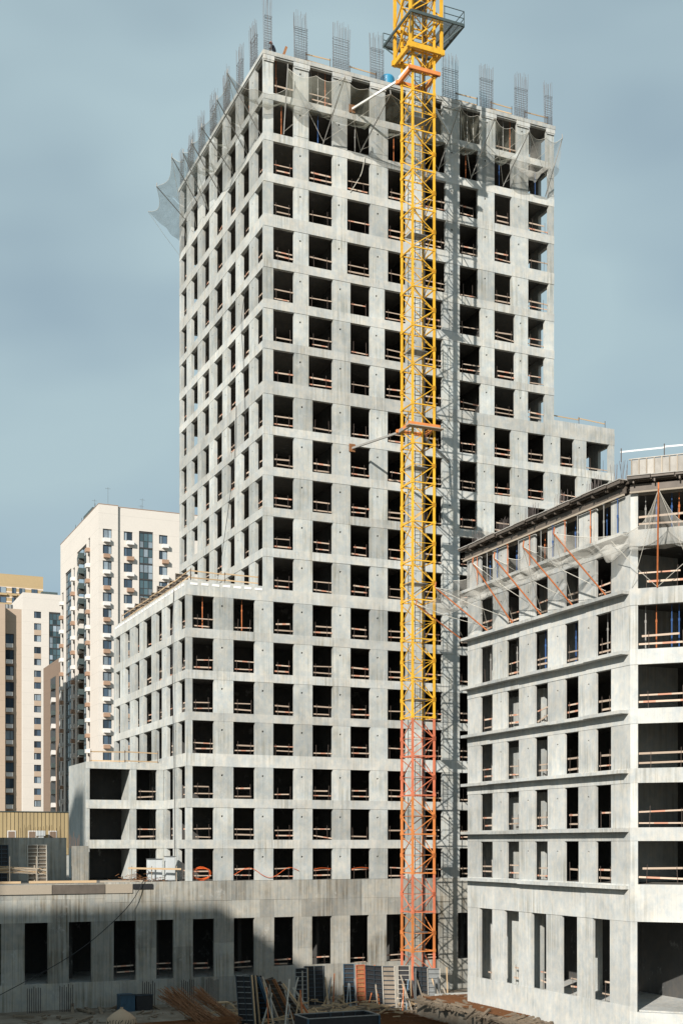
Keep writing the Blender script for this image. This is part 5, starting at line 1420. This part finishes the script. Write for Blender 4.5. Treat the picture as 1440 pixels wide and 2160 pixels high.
# ochre striped block far behind
YU, YV, YT = 39.15, 306.7, 83.7
b4 = thing('apartment_building', 'distant ochre brick block with pale stripes and yellow balcony boxes', 'building', W(YU - 10, YV, BZ))
Y1 = Frame(YU, YV, 1, 0, 0, 1)
zr4 = [79.6 - 3.05*k for k in range(14)]
mb = MB(); mb.fbox(Y1, -30, 0, 0.01, 16, BZ, YT); mb.build('wall', 'ochre', b4)
for z in zr4:
    for q in (0.5, -0.9):
        mb = MB(); mb.fbox(Y1, -30, 0.01, -0.06, 0.005, z - 0.4 + q - 0.35, z + q + 0.02 - 0.35); mb.build('pale_course', 'stripe', b4)
    for a0, a1 in ((-14.5, -11.4), (-9.5, -8.4), (-7.3, -5.7), (-3.55, -1.85)):
        mb = MB(); mb.fbox(Y1, a0 - .1, a1 + .1, -0.10, -0.064, z - 1.9, z); w = mb.build('window', 'frame', b4)
        for h0, h1 in ((a0, (a0 + a1)/2 - .05), ((a0 + a1)/2 + .05, a1)):
            q = MB(); q.fbox(Y1, h0, h1, -0.13, -0.102, z - 1.8, z - 0.1); q.build('pane', 'curtain' if rb.random() < 0.3 else 'pane', w)
        mb = MB(); mb.fbox(Y1, a0 - .2, a1 + .3, -0.8, -0.065, z - 2.6, z - 1.95); mb.build('balcony_box', M['ochre'], b4)
# brown lower block between the beige ones
NU, NV, NT = 21.5, 181.0, 42.0
b5 = thing('apartment_building', 'brown brick block with triangular white balconies between the beige blocks', 'building', W(NU, NV, BZ))
N1 = Frame(NU, NV, 0, 1, 1, 0)
mb = MB(); mb.fbox(N1, 0, 30, 0, 14, BZ, NT); mb.build('wall', 'brown', b5)
for k in range(17):
    z = 38.5 - 3.0*k
    for a in (5.0, 15.0):
        mb = MB(); mb.fbox(N1, a, a + 6, -0.05, -0.003, z - 2.2, z - 0.1); mb.build('window', 'frame', b5)
        mb = MB(); mb.add([N1(a, 0, z - 3.0), N1(a + 6, 0, z - 3.0), N1(a, -1.0, z - 3.0), N1(a, 0, z - 2.0), N1(a + 6, 0, z - 2.0), N1(a, -1.0, z - 2.0)], [(0, 1, 2), (5, 4, 3), (0, 3, 4, 1), (1, 4, 5, 2), (2, 5, 3, 0)])
        mb.build('balcony', 'acwhite' if k % 2 else 'crdark', b5)
# low building clad in golden sheet
LU, LV, LT = -6.2, 53.0, 3.75
M['gold'] = plain('golden_sheet', (0.40, 0.31, 0.17), 0.6, 0.1, 0.08, 0.15, 0.8)
b6 = thing('clad_building', 'low building clad in golden sheet with dark fixing battens and small windows', 'building', W(LU - 8, LV, BZ))
L1 = Frame(LU, LV, 1, 0, 0, 1)
mb = MB(); mb.fbox(L1, -24, 4, 0.08, 14, BZ, LT - 0.05); mb.build('wall', 'conc', b6)
for k in range(42):
    a = 3.9 - k*0.44
    mb = MB(); mb.fbox(L1, a - 0.405, a, 0.0, 0.06, -1.2, LT); mb.build('cladding_sheet', 'gold', b6)
    mb = MB(); mb.fbox(L1, a + 0.004, a + 0.032, -0.03, 0.06, -1.2, LT - 0.02); mb.build('batten', 'black', b6)
mb = MB(); mb.fbox(L1, -24, 4.1, -0.1, 0.3, LT + 0.003, LT + 0.09); mb.build('roof_edge', 'crdark', b6)
for a in (-5.7, -3.35, -1.0):
    mb = MB(); mb.fbox(L1, a, a + 0.95, -0.08, -0.034, 0.45, 1.6); w = mb.build('window', 'acwhite', b6)
    q = MB(); q.fbox(L1, a + 0.1, a + 0.85, -0.10, -0.083, 0.5, 1.5); q.build('pane', 'brown', w)
mb = MB(); mb.fbox(L1, -2.35, -1.75, -1.2, -0.7, -0.6, 1.0); mb.fbox(L1, -2.55, -1.6, -1.3, -0.6, 1.0, 1.6)
single(mb, 'water_butt', 'cab', 'pale tank with dark lid before the golden cladding', 'tank', W(LU - 2, LV - 1, -0.6))
